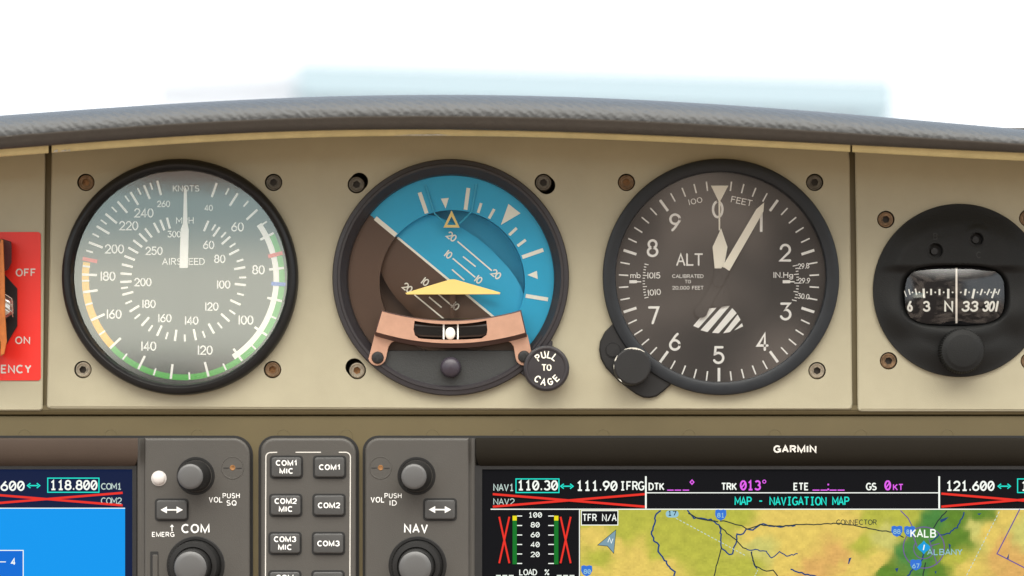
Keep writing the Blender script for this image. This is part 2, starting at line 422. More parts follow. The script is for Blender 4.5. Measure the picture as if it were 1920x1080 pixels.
# engraving alphabet: strokes in a box one unit tall
def ar(cx, cy, rx, ry, a0, a1, n=None):
    n = n or max(4, int(abs(a1 - a0) / 18))
    return [(cx + rx * math.cos(math.radians(a0 + (a1 - a0) * i / n)), cy + ry * math.sin(math.radians(a0 + (a1 - a0) * i / n))) for i in range(n + 1)]
GL = {
 '0': (.6, [ar(.3, .5, .3, .5, 90, 450, 22)]), '1': (.12, [[(.06, 0), (.06, 1)]]),
 '1*': (.44, [[(.04, .78), (.24, 1), (.24, 0)], [(.02, 0), (.46, 0)]]),
 '1^': (.34, [[(.02, .74), (.16, .82), (.27, 1), (.27, 0)]]), 'M^': (.78, [[(0, 0), (0, 1), (.39, .04), (.78, 1), (.78, 0)]]), '3^': (.6, [ar(.3, .745, .26, .255, 160, -80), ar(.3, .27, .3, .27, 85, -165)]),
 'G^': (.7, [ar(.37, .5, .37, .5, 42, 325) + [(.7, .46), (.40, .46)], [(.7, .46), (.7, 0)]]), '.*': (.14, [[(.0, .05), (.14, .05)]]),
 '2': (.6, [ar(.3, .7, .29, .3, 170, -38) + [(0, 0), (.6, 0)]]),
 '3': (.6, [[(.03, 1), (.55, 1), (.25, .61)] + ar(.28, .31, .31, .31, 92, -155)]),
 '3*': (.6, [ar(.3, .745, .26, .255, 150, -80), ar(.3, .27, .3, .27, 85, -155)]),
 '4': (.62, [[(.45, 0), (.45, 1), (0, .26), (.62, .26)]]),
 '5': (.6, [[(.53, 1), (.1, 1), (.06, .56)] + ar(.28, .32, .31, .32, 130, -150)]),
 '6': (.6, [[(.47, 1), (.33, .86), (.17, .63), (.04, .42)], ar(.3, .3, .3, .3, 0, 360, 20)]),
 '7': (.58, [[(0, 1), (.57, 1), (.22, 0)]]),
 '8': (.6, [ar(.3, .755, .245, .245, -90, 270, 18), ar(.3, .27, .3, .27, 90, 450, 18)]),
 '9': (.6, [[(.13, 0), (.27, .14), (.43, .37), (.56, .58)], ar(.3, .7, .3, .3, 0, 360, 20)]),
 'A': (.66, [[(0, 0), (.33, 1), (.66, 0)], [(.12, .34), (.54, .34)]]),
 'B': (.58, [[(.3, .52), (0, .52), (0, 1), (.3, 1)] + ar(.3, .76, .24, .24, 90, -90), [(.3, .52)] + ar(.32, .26, .26, .26, 90, -90) + [(0, 0), (0, .52)]]),
 'C': (.66, [ar(.37, .5, .37, .5, 48, 312)]), 'D': (.62, [[(.2, 0), (0, 0), (0, 1), (.22, 1)] + ar(.22, .5, .4, .5, 90, -90)]),
 'E': (.5, [[(.5, 1), (0, 1), (0, 0), (.5, 0)], [(0, .52), (.42, .52)]]), 'F': (.5, [[(.5, 1), (0, 1), (0, 0)], [(0, .52), (.42, .52)]]),
 'G': (.7, [ar(.37, .5, .37, .5, 48, 325) + [(.7, .44), (.42, .44)]]), 'H': (.6, [[(0, 0), (0, 1)], [(.6, 0), (.6, 1)], [(0, .52), (.6, .52)]]),
 'I': (.1, [[(.05, 0), (.05, 1)]]), 'I*': (.4, [[(.2, 0), (.2, 1)], [(.0, 1), (.4, 1)], [(.0, 0), (.4, 0)]]),
 'K': (.58, [[(0, 0), (0, 1)], [(.56, 1), (0, .4)], [(.18, .58), (.58, 0)]]),
 'L': (.5, [[(0, 1), (0, 0), (.5, 0)]]), 'M': (.72, [[(0, 0), (0, 1), (.36, .3), (.72, 1), (.72, 0)]]),
 'N': (.62, [[(0, 0), (0, 1), (.62, 0), (.62, 1)]]), 'O': (.7, [ar(.35, .5, .35, .5, 90, 450, 24)]),
 'P': (.56, [[(0, 0), (0, 1), (.3, 1)] + ar(.3, .74, .26, .26, 90, -90) + [(0, .48)]]),
 'Q': (.7, [ar(.35, .5, .35, .5, 90, 450, 24), [(.42, .28), (.68, -.02)]]),
 'R': (.58, [[(0, 0), (0, 1), (.3, 1)] + ar(.3, .75, .26, .25, 90, -90) + [(0, .5)], [(.28, .5), (.58, 0)]]),
 'S': (.58, [ar(.29, .75, .26, .25, 35, 270) + ar(.29, .25, .29, .25, 90, -145)[1:]]),
 'T': (.6, [[(0, 1), (.6, 1)], [(.3, 1), (.3, 0)]]), 'U': (.6, [[(0, 1), (0, .3)] + ar(.3, .3, .3, .3, 180, 360) + [(.6, 1)]]),
 'V': (.62, [[(0, 1), (.31, 0), (.62, 1)]]), 'X': (.6, [[(0, 0), (.6, 1)], [(0, 1), (.6, 0)]]), 'Y': (.6, [[(0, 1), (.3, .5), (.6, 1)], [(.3, .5), (.3, 0)]]),
 'm': (.72, [[(0, 0), (0, .62)], [(0, .45)] + ar(.18, .44, .18, .18, 160, 0) + [(.36, 0)], [(.36, .44)] + ar(.54, .44, .18, .18, 170, 0) + [(.72, 0)]]),
 'b': (.5, [[(0, 1), (0, 0)], ar(.25, .3, .25, .3, 0, 360, 18)]),
 'g': (.5, [ar(.25, .32, .25, .28, 0, 360, 18), [(.5, .6), (.5, -.1)] + ar(.25, -.1, .25, .22, 0, -150)]),
 '.': (.1, [[(.05, 0), (.05, .04)]]), ',': (.12, [[(.08, .03), (.02, -.14)]]), '-': (.5, [[(.05, .5), (.45, .5)]]), ':': (.1, [[(.05, .12), (.05, .18)], [(.05, .62), (.05, .68)]]),
 '/': (.5, [[(0, 0), (.5, 1)]]), '%': (.6, [[(0, 0), (.6, 1)], ar(.1, .85, .1, .12, 0, 360, 10), ar(.5, .15, .1, .12, 0, 360, 10)]),
 '_': (.6, [[(-.08, -.05), (.68, -.05)]]), 'o': (.3, [ar(.15, .85, .13, .14, 0, 360, 12)]), '?': (.5, [ar(.25, .74, .24, .25, 170, -60) + [(.27, .4), (.27, .3)], [(.27, 0), (.27, .04)]]),
}

def thing(name, label, cat, px, py, wd=0, group=None):
    o = bpy.data.objects.new(name, None); C.objects.link(o)
    o.empty_display_size = .005; o.location = W(px, py, wd)
    o['label'] = label; o['category'] = cat
    if group: o['group'] = group
    return o
def copy_tree(o, parent=None):
    c = o.copy(); C.objects.link(c)
    if parent: c.parent = parent
    for ch in list(o.children): copy_tree(ch, c)
    return c

# ------------------------------------------------------------------ outside
g = MB()
for q in (((-300, 4), (300, 4), (300, 400), (-300, 400)),):
    b = len(g.v); g.v += [Vector((x, y, -1.7)) for x, y in q]; g.f.append([b, b + 1, b + 2, b + 3])
o = g.build('ground', 'tarmac'); o['kind'] = 'structure'
def at(px, py, dist):          # a point outside, on the sight line of a panel point
    c = cam.location; d = W(px, py, 0) - c
    return c + d * ((dist + DIST) / d.y)
def slab(mb, A, B, z0, z1, dep):
    """a standing wall from A to B (plan), dep thick away from the viewer"""
    d = Vector((B[0] - A[0], B[1] - A[1], 0)).normalized(); nrm = Vector((-d.y, d.x, 0)) * dep
    P = [Vector((A[0], A[1], 0)), Vector((B[0], B[1], 0))]; P += [P[1] + nrm, P[0] + nrm]
    b = len(mb.v); mb.v += [p + Vector((0, 0, z0)) for p in P] + [p + Vector((0, 0, z1)) for p in P]
    mb.f += [[b + i for i in q] for q in ((0, 1, 5, 4), (1, 2, 6, 5), (2, 3, 7, 6), (3, 0, 4, 7), (4, 5, 6, 7), (3, 2, 1, 0))]
    return mb
def far(d0, y0, y1): return (d0 + DIST) * (FY - y0) / (FY - y1) - DIST
A0, B0 = at(566, 118, 30), at(1668, 150, far(30, 118, 150))
hz = thing('hangar', 'pale blue flat-roofed hangar blurred in the haze beyond the glareshield', 'building', 1100, 540); hz.location = (A0.x, A0.y, -1.7)
slab(MB(), A0, B0, -1.7, A0.z - .55, 8).build('wall', 'ext_wall', hz)
A1, B1 = A0 + Vector((-.06, -.12, 0)), B0 + Vector((.06, -.12, 0))
slab(MB(), A1, B1, A0.z - .55, A0.z, 8.3).build('roof_fascia', 'ext_roof', hz)
d = (B0 - A0); d.z = 0; d.normalize(); nv = Vector((-d.y, d.x, 0))
e0 = B0 - d * .5 - nv * .06
slab(MB(), e0, e0 + d * .5, -1.7, A0.z - .55, .06).build('corner_column', 'ext_roof', hz)
A2, B2 = at(290, 134, far(30.6, 122, 134)), at(556, 122, 30.6)
hz2 = thing('annex_building', 'low whitish annex building left of the pale blue hangar', 'building', 400, 540); hz2.location = (A2.x, A2.y, -1.7)
slab(MB(), A2, B2, -1.7, A2.z - .3, 5).build('wall', 'ext_pale', hz2)
slab(MB(), A2 - Vector((0, .1, 0)), B2 - Vector((0, .1, 0)), A2.z - .3, A2.z, 5.2).build('roof_fascia', 'ext_pale', hz2)

# ------------------------------------------------------------------ glareshield and trim
def fit(pts, deg=5):
    xs = np.array([(p[0] - 960) / 1200 for p in pts]); ys = np.array([p[1] for p in pts]); c = np.polyfit(xs, ys, deg)
    return lambda x: float(np.polyval(c, (x - 960) / 1200))
g_top = fit([(-300, 236), (0, 215), (340, 196), (560, 184), (760, 177), (850, 176), (960, 179), (1280, 193), (1600, 216), (1920, 242), (2220, 266)])
g_bot = fit([(-300, 300), (0, 279), (95, 273), (340, 257), (640, 245), (850, 243), (1100, 247), (1350, 260), (1600, 275), (1920, 285), (2220, 300)])
t_bot = fit([(-300, 312), (0, 293), (95, 287), (340, 270), (640, 257), (850, 255), (1100, 259), (1350, 271), (1600, 288), (1920, 300), (2220, 314)])

gs = thing('glareshield', 'curved grey padded vinyl glareshield across the top of the panel', 'glareshield', 960, 210, 60)
def sweep(mb, x0, x1, step, prof):
    rows = []
    x = x0; xs = []
    while x < x1: xs.append(x); x += step
    xs.append(x1)
    for x in xs:
        rows.append([mb.p(x, y, wd) for (y, wd) in prof(x)])
    for A, B in zip(rows, rows[1:]):
        for i in range(len(A) - 1): mb.f.append([A[i], A[i + 1], B[i + 1], B[i]])
    return rows
GW = 205
def roll(x):
    t, b = g_top(x), g_bot(x); mid = b - (b - t) * .40; h = mid - t; p = [(t + 1, -400), (t + .3, GW - 110)]
    for i in range(0, 15):
        a = i / 14
        n = (noise.noise(Vector((x * .10, i * .8, 0))) * .7 + noise.noise(Vector((x * .02, i * .3, 5))) * .6) * (1 - a ** 4)
        p.append((t + h * (1 - math.cos(a * math.pi / 2)) + n * .25, GW - 62 + 60 * math.sin(a * math.pi / 2) ** .9 + n))
    return p
m1 = MB(); sweep(m1, -320, 2240, 5, roll); m1.build('padded_roll', 'leather', gs, smooth=60)
def band(x):
    t, b = g_top(x), g_bot(x); mid = b - (b - t) * .40
    n = noise.noise(Vector((x * .03, 0, 9))) * 1.0
    return [(mid - 2, GW - 8), (mid, GW - 2.2 + n * .4), (mid + 2, GW - 2), (mid + 5, GW - 4), ((mid + b) / 2, GW - 7 + n * .5), (b - 4, GW - 12), (b - 1 + n * .3, GW - 18), (b, GW - 30), (b - 3, GW - 40), (b - 8, GW - 60)]
m2 = MB(); sweep(m2, -320, 2240, 5, band); m2.build('lower_band', 'band', gs, smooth=50)

def trim(name_label, x0, x1):
    o = thing('edge_trim', name_label, 'trim strip', (x0 + x1) / 2, t_bot((x0 + x1) / 2), 10, 'cream trim strips under the glareshield')
    mb = MB()
    def pr(x):
        b, t = t_bot(x), g_bot(x)
        n = noise.noise(Vector((x * .05, 3, 1))) * .8
        return [(t - 8, 168), (t + 2.0 + n, 167), (b - 2.5 + n * .4, 161), (b, 157), (b - .5, 20), (b - .5, 1)]
    r = sweep(mb, x0, x1, 6, pr)
    mb.f.append(r[0][::-1]); mb.f.append(r[-1])
    mb.build('strip', 'trim', o, smooth=40)
    return o
trim('short cream trim strip with a chipped end at the joint above the red placard', -300, 91)
tr = trim('long cream trim strip above the three round gauges', 97, 1594)
for (x, wd_, h_) in ((100, 9, 5), (112, 14, 3), (126, 6, 3), (735, 110, 2.2)):
    mb = MB(); yb = t_bot(x)
    mb.poly([(x, yb - 1), (x + wd_, t_bot(x + wd_) - 1), (x + wd_ * .8, t_bot(x + wd_ * .8) - 1 - h_), (x + wd_ * .3, yb - 1 - h_ * .7)], 164)
    mb.build('paint_chip', 'wear', tr)
trim('cream trim strip above the compass panel', 1598, 2240)

# ------------------------------------------------------------------ instrument panels
o = MB().poly([(-320, 240), (2240, 240), (2240, 800), (-320, 800)], -75).build('bulkhead', 'dark'); o['kind'] = 'structure'

def screw(parent, px, py, body='screw_steel', sock='socket', r=15, depth=3, socket_rot=0):
    mb = MB(); hr = r * .48
    mb.lathe(px, py, [(r, -14), (r, -1 - depth), (r * .92, 1 - depth), (r * .80, 1.2 - depth), (r * .72, .2 - depth), (hr * 1.12, 0 - depth)], 32)
    hexa = [(px + hr * math.sin(math.radians(socket_rot + 60 * i)), py - hr * math.cos(math.radians(socket_rot + 60 * i))) for i in range(6)]
    ring = circ(px, py, hr * 1.12, 32)
    # face between the ring and the hexagon, then the socket walls
    mb.holes(ring, [hexa], -depth, 7)
    s = mb.build('mounting_screw', body, parent, smooth=35)
    MB().poly(hexa, -depth - 6.5).build('hex_socket', sock, s)
    return s
def slot(px, py, qx, qy, r):
    a = math.degrees(math.atan2(qx - px, -(qy - py)))
    return arcp(px, py, r, a + 90, a + 270, 14) + arcp(qx, qy, r, a - 90, a + 90, 14)

def panel(label, outline, holes):
    cx = sum(p[0] for p in outline) / len(outline)
    o = thing('instrument_panel', label, 'instrument panel', min(max(cx, 30), 1900), 760, 0, 'tan upper instrument panels')
    mb = MB(); out = ccw(outline); inn = inset(out, 2.2)
    mb.holes(inn, holes, 0, 30)
    mb.wall(out, -2.0, -30); mb.wall(inn, 0, -2.0, pts0=out)
    mb.build('face_plate', 'panel', o)
    return o
def ptop(x0, x1, n=24): return [(x0 + (x1 - x0) * i / n, t_bot(x0 + (x1 - x0) * i / n) - 6) for i in range(n + 1)]
# left panel
left_out = ptop(-300, 84, 8) + [(85, 300), (83, 500), (80, 760)] + arcp(74, 764, 6, 90, 180, 4) + [(-300, 770)]
PL = panel('plain tan panel at the left edge carrying the red switch placard', left_out, [])
asi_s = [(161, 342, 'screw_rust', 'socket_rust'), (513, 342, 'screw_dark', 'socket'), (155.5, 693, 'screw_steel', 'socket'), (511, 693, 'screw_rust', 'socket_rust')]
alt_s = [(1174.5, 342, 'screw_rust', 'socket_rust'), (1527.5, 342, 'screw_dark', 'socket'), (1532, 695, 'screw_steel', 'socket')]
ai_s = [((668.5, 346), (673.5, 340.5), 'screw_dark'), ((1019, 342.5), (1024.5, 347.5), 'screw_dark'), ((669.5, 694.5), (664.5, 688.5), 'screw_steel')]
holes = [circ(x, y, 16.4, 28) for x, y, *_ in asi_s + alt_s] + [slot(*p, *q, 16.8) for p, q, _ in ai_s]
holes += [circ(337, 519, 219, 72), circ(845, 520, 219, 72), circ(1352, 519, 219, 72)]
mid_out = ptop(97, 1591) + [(1593, 300), (1598, 758)] + arcp(1591, 762, 6, 90, 180, 4) + [(960, 767.5), (94, 766)] + arcp(94, 760, 6, 180, 270, 4) + [(93, 500), (97, 300)]
PM = panel('wide tan panel holding the three round gauges', mid_out, holes)
for x0, x1 in ((80, 100), (1588, 1610)):
    MB().poly([(x0, 262), (x1, 262), (x1, 768), (x0, 768)], -9).build('seam_backing', 'lower', PM)
for x, y, b, s_ in asi_s + alt_s: screw(PM, x, y, b, s_, socket_rot=random.uniform(0, 60))
for p, q, b in ai_s: screw(PM, *p, b, 'socket' if b == 'screw_dark' else 'socket_rust', r=15, depth=0, socket_rot=12)
cmp_s = [(1661, 411.5), (1666, 676.5), (1927, 409), (1930, 677)]
right_out = ptop(1603, 2240, 10) + [(2240, 771), (1614, 771)] + arcp(1614, 765, 6, 180, 270, 4) + [(1606, 500), (1603, 300)]
PR = panel('tan panel at the right edge holding the compass', right_out, [circ(x, y, 16.4, 28) for x, y in cmp_s] + [circ(1799, 544.5, 158, 60)])
for x, y in cmp_s: screw(PR, x, y, 'screw_rust', 'socket', socket_rot=20)

# ------------------------------------------------------------------ airspeed indicator
K = 480 / 1080
def a_(x, y): return (100 + x * K, 280 + y * K)
ax, ay = a_(548, 545)
T = thing('airspeed_indicator', 'round airspeed gauge with a coloured arc and one white needle pointing straight up', 'gauge', 337, 519, 0)
MB().lathe(337, 519, [(216, -60), (221.5, 0.5), (221.5, 12), (219, 19), (214, 23.5), (209, 24), (205, 21), (202.5, 15), (201, 8), (200.5, -8)], 128, wref=12).build('bezel', 'bezel', T, smooth=40)
DZ = -8
MB().poly(circ(ax - 2, ay - 3, 203, 96), DZ).build('dial_face', 'dial', T)
mb = MB()
outer = [(19.3, 1), (26.8, 0), (32.6, 1), (40, 0), (47.1, 1), (55.7, 0), (63.3, 1), (84, 1), (102.9, 1), (113.3, 0), (124.2, 1), (134.3, 0), (144.4, 1), (154.9, 0), (165.5, 1), (176.4, 0), (187.1, 1), (197, 0), (206.4, 1), (216.8, 0), (226.4, 1), (236.2, 0), (245.6, 1), (254.9, 0), (262.2, 1), (268.7, 0), (272.3, 1), (277.1, 0), (286.1, 0), (291, 1), (296.3, 0), (301.2, 1), (305.4, 0), (309.8, 1), (315, 0), (319.6, 1), (324.9, 0), (328.6, 1), (333.2, 0), (337.2, 1), (340.9, 0), (345.1, 1)]
for a, l in outer: mb.tick(ax, ay, (364 if l else 396) * K, 427 * K, a, (4.4 if l else 3.2), DZ + 1.4)
mb.build('knots_scale', 'white', T)
mb = MB()
inner = [(23.6, 1), (30.8, 0), (35.4, 1), (42.7, 0), (48.3, 1), (56, 0), (62.6, 1), (72.4, 0), (79.6, 1), (89, 0), (96, 1), (105.4, 0), (114.6, 1), (124.4, 0), (132.9, 1), (142, 0), (150.7, 1), (159.8, 0), (168.3, 1), (178.5, 0), (187.6, 1), (196, 0), (204.6, 1), (213.3, 0), (221.4, 1), (230.4, 0), (238.3, 1), (246.5, 0), (255, 1), (261, 0), (266.8, 1), (274.7, 1), (283, 1), (291, 1), (299.4, 1), (307.5, 1), (315.6, 1), (322.7, 1), (332.2, 1), (338.6, 1), (345, 1)]
for a, l in inner: mb.tick(ax, ay, (218 if l else 236) * K, 266 * K, a, (4.2 if l else 3.4), DZ + .6)
mb.build('mph_scale', 'white', T)
mb = MB(); B_ = DZ + .6
for t, x, y, h in (('40', 655, 247, 27), ('60', 777, 327, 41), ('80', 865, 508, 41), ('100', 812, 720, 41), ('120', 640, 847, 41), ('140', 402, 830, 41), ('160', 256, 695, 41), ('180', 230, 535, 41), ('200', 258, 420, 41), ('220', 318, 322, 41), ('240', 382, 268, 41), ('260', 465, 230, 28)):
    mb.text(t, *a_(x, y), h * K, st=.16, wd=B_, gap=.2)
mb.build('knots_numerals', 'white', T)
mb = MB()
for t, x, y, h in (('60', 655, 403, 37), ('80', 702, 462, 37), ('100', 718, 570, 37), ('120', 668, 663, 37), ('140', 583, 722, 37), ('160', 470, 712, 37), ('180', 403, 652, 37), ('200', 378, 560, 37), ('250', 425, 428, 37), ('300', 510, 358, 29)):
    mb.text(t, *a_(x, y), h * K, st=.165, wd=B_, gap=.2)
mb.build('mph_numerals', 'white', T)
mb = MB()
for t, x, y, h, wi in (('KNOTS', 560, 165, 27, 112), ('MPH', 555, 300, 28, 74), ('AIRSPEED', 549, 473, 30, 180)):
    mb.text(t, *a_(x, y), h * K, wid=wi * K, st=.15, wd=B_)
mb.build('dial_lettering', 'white', T)
MB().sector(ax, ay, 405 * K, 429 * K, 63.3, 226.4, DZ + .5).build('green_arc', 'green', T)
MB().sector(ax, ay, 381 * K, 404.5 * K, 54.5, 147.5, DZ + .8).build('white_arc', 'white', T)
MB().sector(ax, ay, 398 * K, 428 * K, 226.6, 279.5, DZ + .5).build('yellow_arc', 'yellow', T)
for a in (75.5, 281.2): MB().tick(ax, ay, 370 * K, 433 * K, a, 7, DZ + 1.8).build('red_line', 'red', T)
MB().tick(ax, ay, 372 * K, 433 * K, 93.3, 7, DZ + 1.8).build('blue_line', 'blue', T)
# needle
nd = [a_(*q) for q in ((557, 158), (563, 172), (566, 312), (571, 338), (568, 500), (532, 500), (537, 338), (547, 312), (551, 172))]
n_ = MB().prism(nd, DZ + 4, DZ + 5.4).build('needle', 'white', T)
tail = [a_(*q) for q in ((530, 500.5), (568, 500.5), (567, 655), (530, 655))]
mb = MB().prism(tail, DZ + 3, DZ + 5.2)
mb.prism(circ(*a_(548, 672), 24 * K, 24), DZ + 3, DZ + 5.6)
mb.prism(circ(*a_(548, 546), 34 * K, 32), DZ + 5.3, DZ + 6.2).prism(circ(*a_(548, 546), 20 * K, 24), DZ + 6, DZ + 7.2)
mb.prism(circ(*a_(482, 546), 14 * K, 16), DZ, DZ + 1).prism(circ(*a_(616, 546), 14 * K, 16), DZ, DZ + 1)
mb.build('counterweight', 'dial', n_)
MB().poly(circ(ax - 3, ay - 3, 201.5, 96), 5).build('glass', 'glass', T)

# ------------------------------------------------------------------ attitude indicator
K = 500 / 1125
def i_(x, y): return (600 + x * K, 280 + y * K)
T = thing('attitude_indicator', 'round artificial horizon gauge banked on blue and brown cards with a copper slip bracket', 'gauge', 845, 520, 0)
bx, by = 845, 520
MB().lathe(bx, by, [(216, -66), (221.5, .5), (222, 9), (220, 12), (213, 13), (211.5, 14.5), (207, 14.5), (205.5, 12), (195, -2), (194, -12)], 128, wref=10).build('bezel', 'bezel_plum', T, smooth=30)
ox, oy = i_(558, 563); ro = 307 * K
ang = 39.6; dirv = (math.cos(math.radians(ang)), math.sin(math.radians(ang)))
def half(cx, cy, r0, r1, sky, wd, mb, n=40):
    a0 = 90 + ang + (180 if sky else 0)      # clock angle of the line's end
    mb.sector(cx, cy, r0, r1, a0, a0 + 180, wd, n)
RZ = -12
for nm, sky in (('sky_ring', True), ('ground_ring', False)):
    mb = MB(); half(ox, oy, ro, 206, sky, RZ, mb)
    a0 = 90 + ang + (180 if sky else 0)
    p = arcp(ox, oy, ro, a0, a0 + 180, 48)
    A = [mb.p(x, y, RZ) for x, y in p]; Bq = [mb.p(ox + (x - ox) * .985, oy + (y - oy) * .985, RZ - 46) for x, y in p]
    for k in range(48): mb.f.append([A[k], Bq[k], Bq[k + 1], A[k + 1]])
    mb.build(nm, 'sky_card' if sky else 'earth_card', T)
    mb = MB(); half(ox, oy, 0.5, ro, sky, RZ - 44, mb)
    mb.build('sky_backplate' if sky else 'ground_backplate', 'sky_card' if sky else 'earth_card', T)
# pitch drum: barrel whose axis lies along the horizon
def drum_pt(u, v):       # u along the horizon, v across it (up = +)
    x = ox + dirv[0] * u + dirv[1] * v; y = oy + dirv[1] * u - dirv[0] * v
    return x, y
HV, HU = 213 * K, 330 * K
def drum_w(x, y):
    dx, dy = x - ox, y - oy
    u = dx * dirv[0] + dy * dirv[1]; v = dx * dirv[1] - dy * dirv[0]
    return 16 * (math.sqrt(max(0, 1 - (v / (HV * 1.06)) ** 2)) - 1) + 5 * (math.sqrt(max(0, 1 - (u / (HU * 1.1)) ** 2)) - 1)
DW = RZ - 9
for nm, sg in (('sky_drum', 1), ('ground_drum', -1)):
    mb = MB(); nu, nv = 40, 16; grid = []
    for j in range(nv + 1):
        v = HV * j / nv; ue = HU * (max(0, 1 - (v / HV) ** 3.2)) ** .5 if j < nv else HU * .12
        ue = min(max(ue, HU * .12), 304 * K) if True else ue
        row = []
        for i in range(nu + 1):
            u = -ue + 2 * ue * i / nu; x, y = drum_pt(u, v * sg); row.append(mb.p(x, y, DW + drum_w(x, y)))
        grid.append(row)
    rim = [mb.p(*drum_pt((-HU + 2 * HU * i / nu) * .12, HV * sg), RZ - 43) for i in range(nu + 1)]
    for j in range(nv):
        for i in range(nu):
            q = [grid[j][i], grid[j][i + 1], grid[j + 1][i + 1], grid[j + 1][i]]
            mb.f.append(q if sg > 0 else q[::-1])
    mb.build(nm, 'sky_card' if sg > 0 else 'earth_card', T, smooth=40)
mb = MB(); mb.ribbon([i_(233, 290), i_(321, 363)], 8.5, RZ + .6, caps=False); pass
mb.build('ring_horizon_line', 'cream', T)
mb = MB(); mb.wf = drum_w
a0, a1 = drum_pt(-300 * K, 0), drum_pt(300 * K, 0)
mb.ribbon([(a0[0] + (a1[0] - a0[0]) * i / 30, a0[1] + (a1[1] - a0[1]) * i / 30) for i in range(31)], 4.2, DW + .7, caps=False)
mb.build('drum_horizon_line', 'cream', T)
mb = MB(); mb.wf = drum_w; TW = DW + .7
def dl(x0, y0, x1, y1, t=2.6):
    p, q = i_(x0, y0), i_(x1, y1); mb.ribbon([(p[0] + (q[0] - p[0]) * k / 8, p[1] + (q[1] - p[1]) * k / 8) for k in range(9)], t, TW, caps=False)
dl(580, 388, 725, 512); dl(560, 460, 655, 540); dl(603, 452, 657, 495); dl(557, 507, 609, 552)
dl(398, 613, 540, 730); dl(460, 623, 513, 667); dl(498, 610, 560, 663)
for t, x, y in (('20', 555, 368), ('20', 743, 527), ('10', 542, 444), ('10', 669, 550), ('10', 444, 559), ('20', 369, 584), ('10', 572, 662)):
    mb.text(t, *i_(x, y), 34 * K, st=.2, wd=TW, rot=38, gap=.16)
mb.build('pitch_scale', 'cream', T)
mb = MB(); Z = RZ + .7
for x0, y0, x1, y1, t in ((420, 182, 450, 270, 7.2), (626, 163, 614, 255, 7.2), (680, 227, 667, 268, 5.2), (735, 252, 713, 292, 5.2), (830, 332, 798, 362, 5.2), (868, 382, 833, 408, 5.2), (942, 424, 853, 455, 7.2), (868, 618, 962, 633, 7.2)):
    mb.bar(*i_(x0, y0), *i_(x1, y1), t, Z)
for tri in (((510, 208), (543, 205), (530, 250)), ((795, 230), (846, 270), (763, 319)), ((915, 512), (919, 547), (875, 530))): mb.poly([i_(*q) for q in tri], Z)
mb.build('roll_scale', 'cream', T)
mb = MB()
for pa in (((445, 148), (484, 272), (534, 316)), ((660, 146), (640, 262), (588, 314))): mb.tube([(*i_(*q), RZ + 5) for q in pa], 1.5)
mb.build('pointer_tab', 'tab', T)
o1, i1 = [i_(*q) for q in ((555, 257), (521, 330), (589, 330))], [i_(*q) for q in ((555, 283), (536, 319), (574, 319))]
mb = MB().holes(o1, [i1], RZ + 8, 2); mb.wall(ccw(o1), RZ + 8, RZ + 6)
mb.build('roll_pointer', 'sym_yellow', T)
mb = MB().prism([i_(*q) for q in ((360, 606), (548, 549), (566, 548), (761, 604), (758, 612), (366, 613))], RZ + 11, RZ + 15, ch=.8)
mb.build('aircraft_symbol', 'sym_yellow', T)
MB().prism([i_(*q) for q in ((547, 612), (571, 612), (570, 728), (548, 728))], RZ + 10, RZ + 13, ch=1).build('symbol_post', 'earth_card', T)
MB().poly(circ(*i_(554, 545), 199, 96), 1.0).build('glass', 'glass_ai', T)
# lower black plate (chord), in front of the glass
lo = [q for q in arcp(bx, by, 205, 132, 228, 40)]
MB().prism(lo, -4, 9, ch=1.5).build('cover_plate', 'blackplate', T)
K2 = 440 / 1920
def c_(x, y): return (660 + x * K2, 540 + y * K2)
MB().lathe(*c_(808, 650), [(19, 8), (19, 20), (17.5, 24), (14, 27), (9, 29), (3, 30.5), (0, 30.8)], 56, wref=12, knurl=(0, 1, .5)).build('adjusting_knob', 'knobplum', T, smooth=40)
# copper bracket carrying the slip-ball tube
def qarc(p0, pm, p1, n=16):      # parabola through three points
    return [((1 - t) * (1 - 2 * t) * p0[0] + 4 * t * (1 - t) * pm[0] + t * (2 * t - 1) * p1[0], (1 - t) * (1 - 2 * t) * p0[1] + 4 * t * (1 - t) * pm[1] + t * (2 * t - 1) * p1[1]) for t in [i / n for i in range(n + 1)]]
top = qarc((240, 180), (806, 262), (1384, 180)); bot = qarc((1428, 372), (806, 462), (186, 366))
outer_ = [c_(*q) for q in top + bot]
wtop = qarc((512, 268), (806, 296), (1100, 266), 10); wbot = [(1108, 345), (1100, 385), (1060, 412)] + qarc((1055, 413), (806, 424), (562, 414), 8) + [(545, 410), (515, 385), (503, 340)]
whole = [c_(*q) for q in wtop + wbot]
br = MB(); BW = 33
inn = inset(outer_, 2.2)
br.holes(inn, [whole], BW, 8)
br.build('bracket', 'copper', T)
bracket = T.children[-1]
bracket = [c for c in T.children if c.name.startswith('bracket')][0]
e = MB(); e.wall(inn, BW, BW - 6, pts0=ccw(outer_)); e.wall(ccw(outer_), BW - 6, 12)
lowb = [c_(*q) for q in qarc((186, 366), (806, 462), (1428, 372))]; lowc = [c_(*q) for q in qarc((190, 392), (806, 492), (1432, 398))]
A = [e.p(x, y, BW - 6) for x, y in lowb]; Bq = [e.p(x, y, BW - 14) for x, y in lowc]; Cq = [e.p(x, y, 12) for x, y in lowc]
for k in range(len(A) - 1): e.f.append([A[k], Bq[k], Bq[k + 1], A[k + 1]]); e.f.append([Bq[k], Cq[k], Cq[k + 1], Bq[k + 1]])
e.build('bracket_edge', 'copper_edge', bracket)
legL = [(186, 380), (136, 575)] + [(205 + 74 * math.cos(math.radians(t)), 562 + 74 * math.sin(math.radians(t))) for t in range(170, 0, -20)] + [(300, 480), (322, 448), (360, 430), (500, 440), (500, 400)]
legR = [(1620 - x + 2 - (6 if y > 500 else 0), y) for x, y in legL]
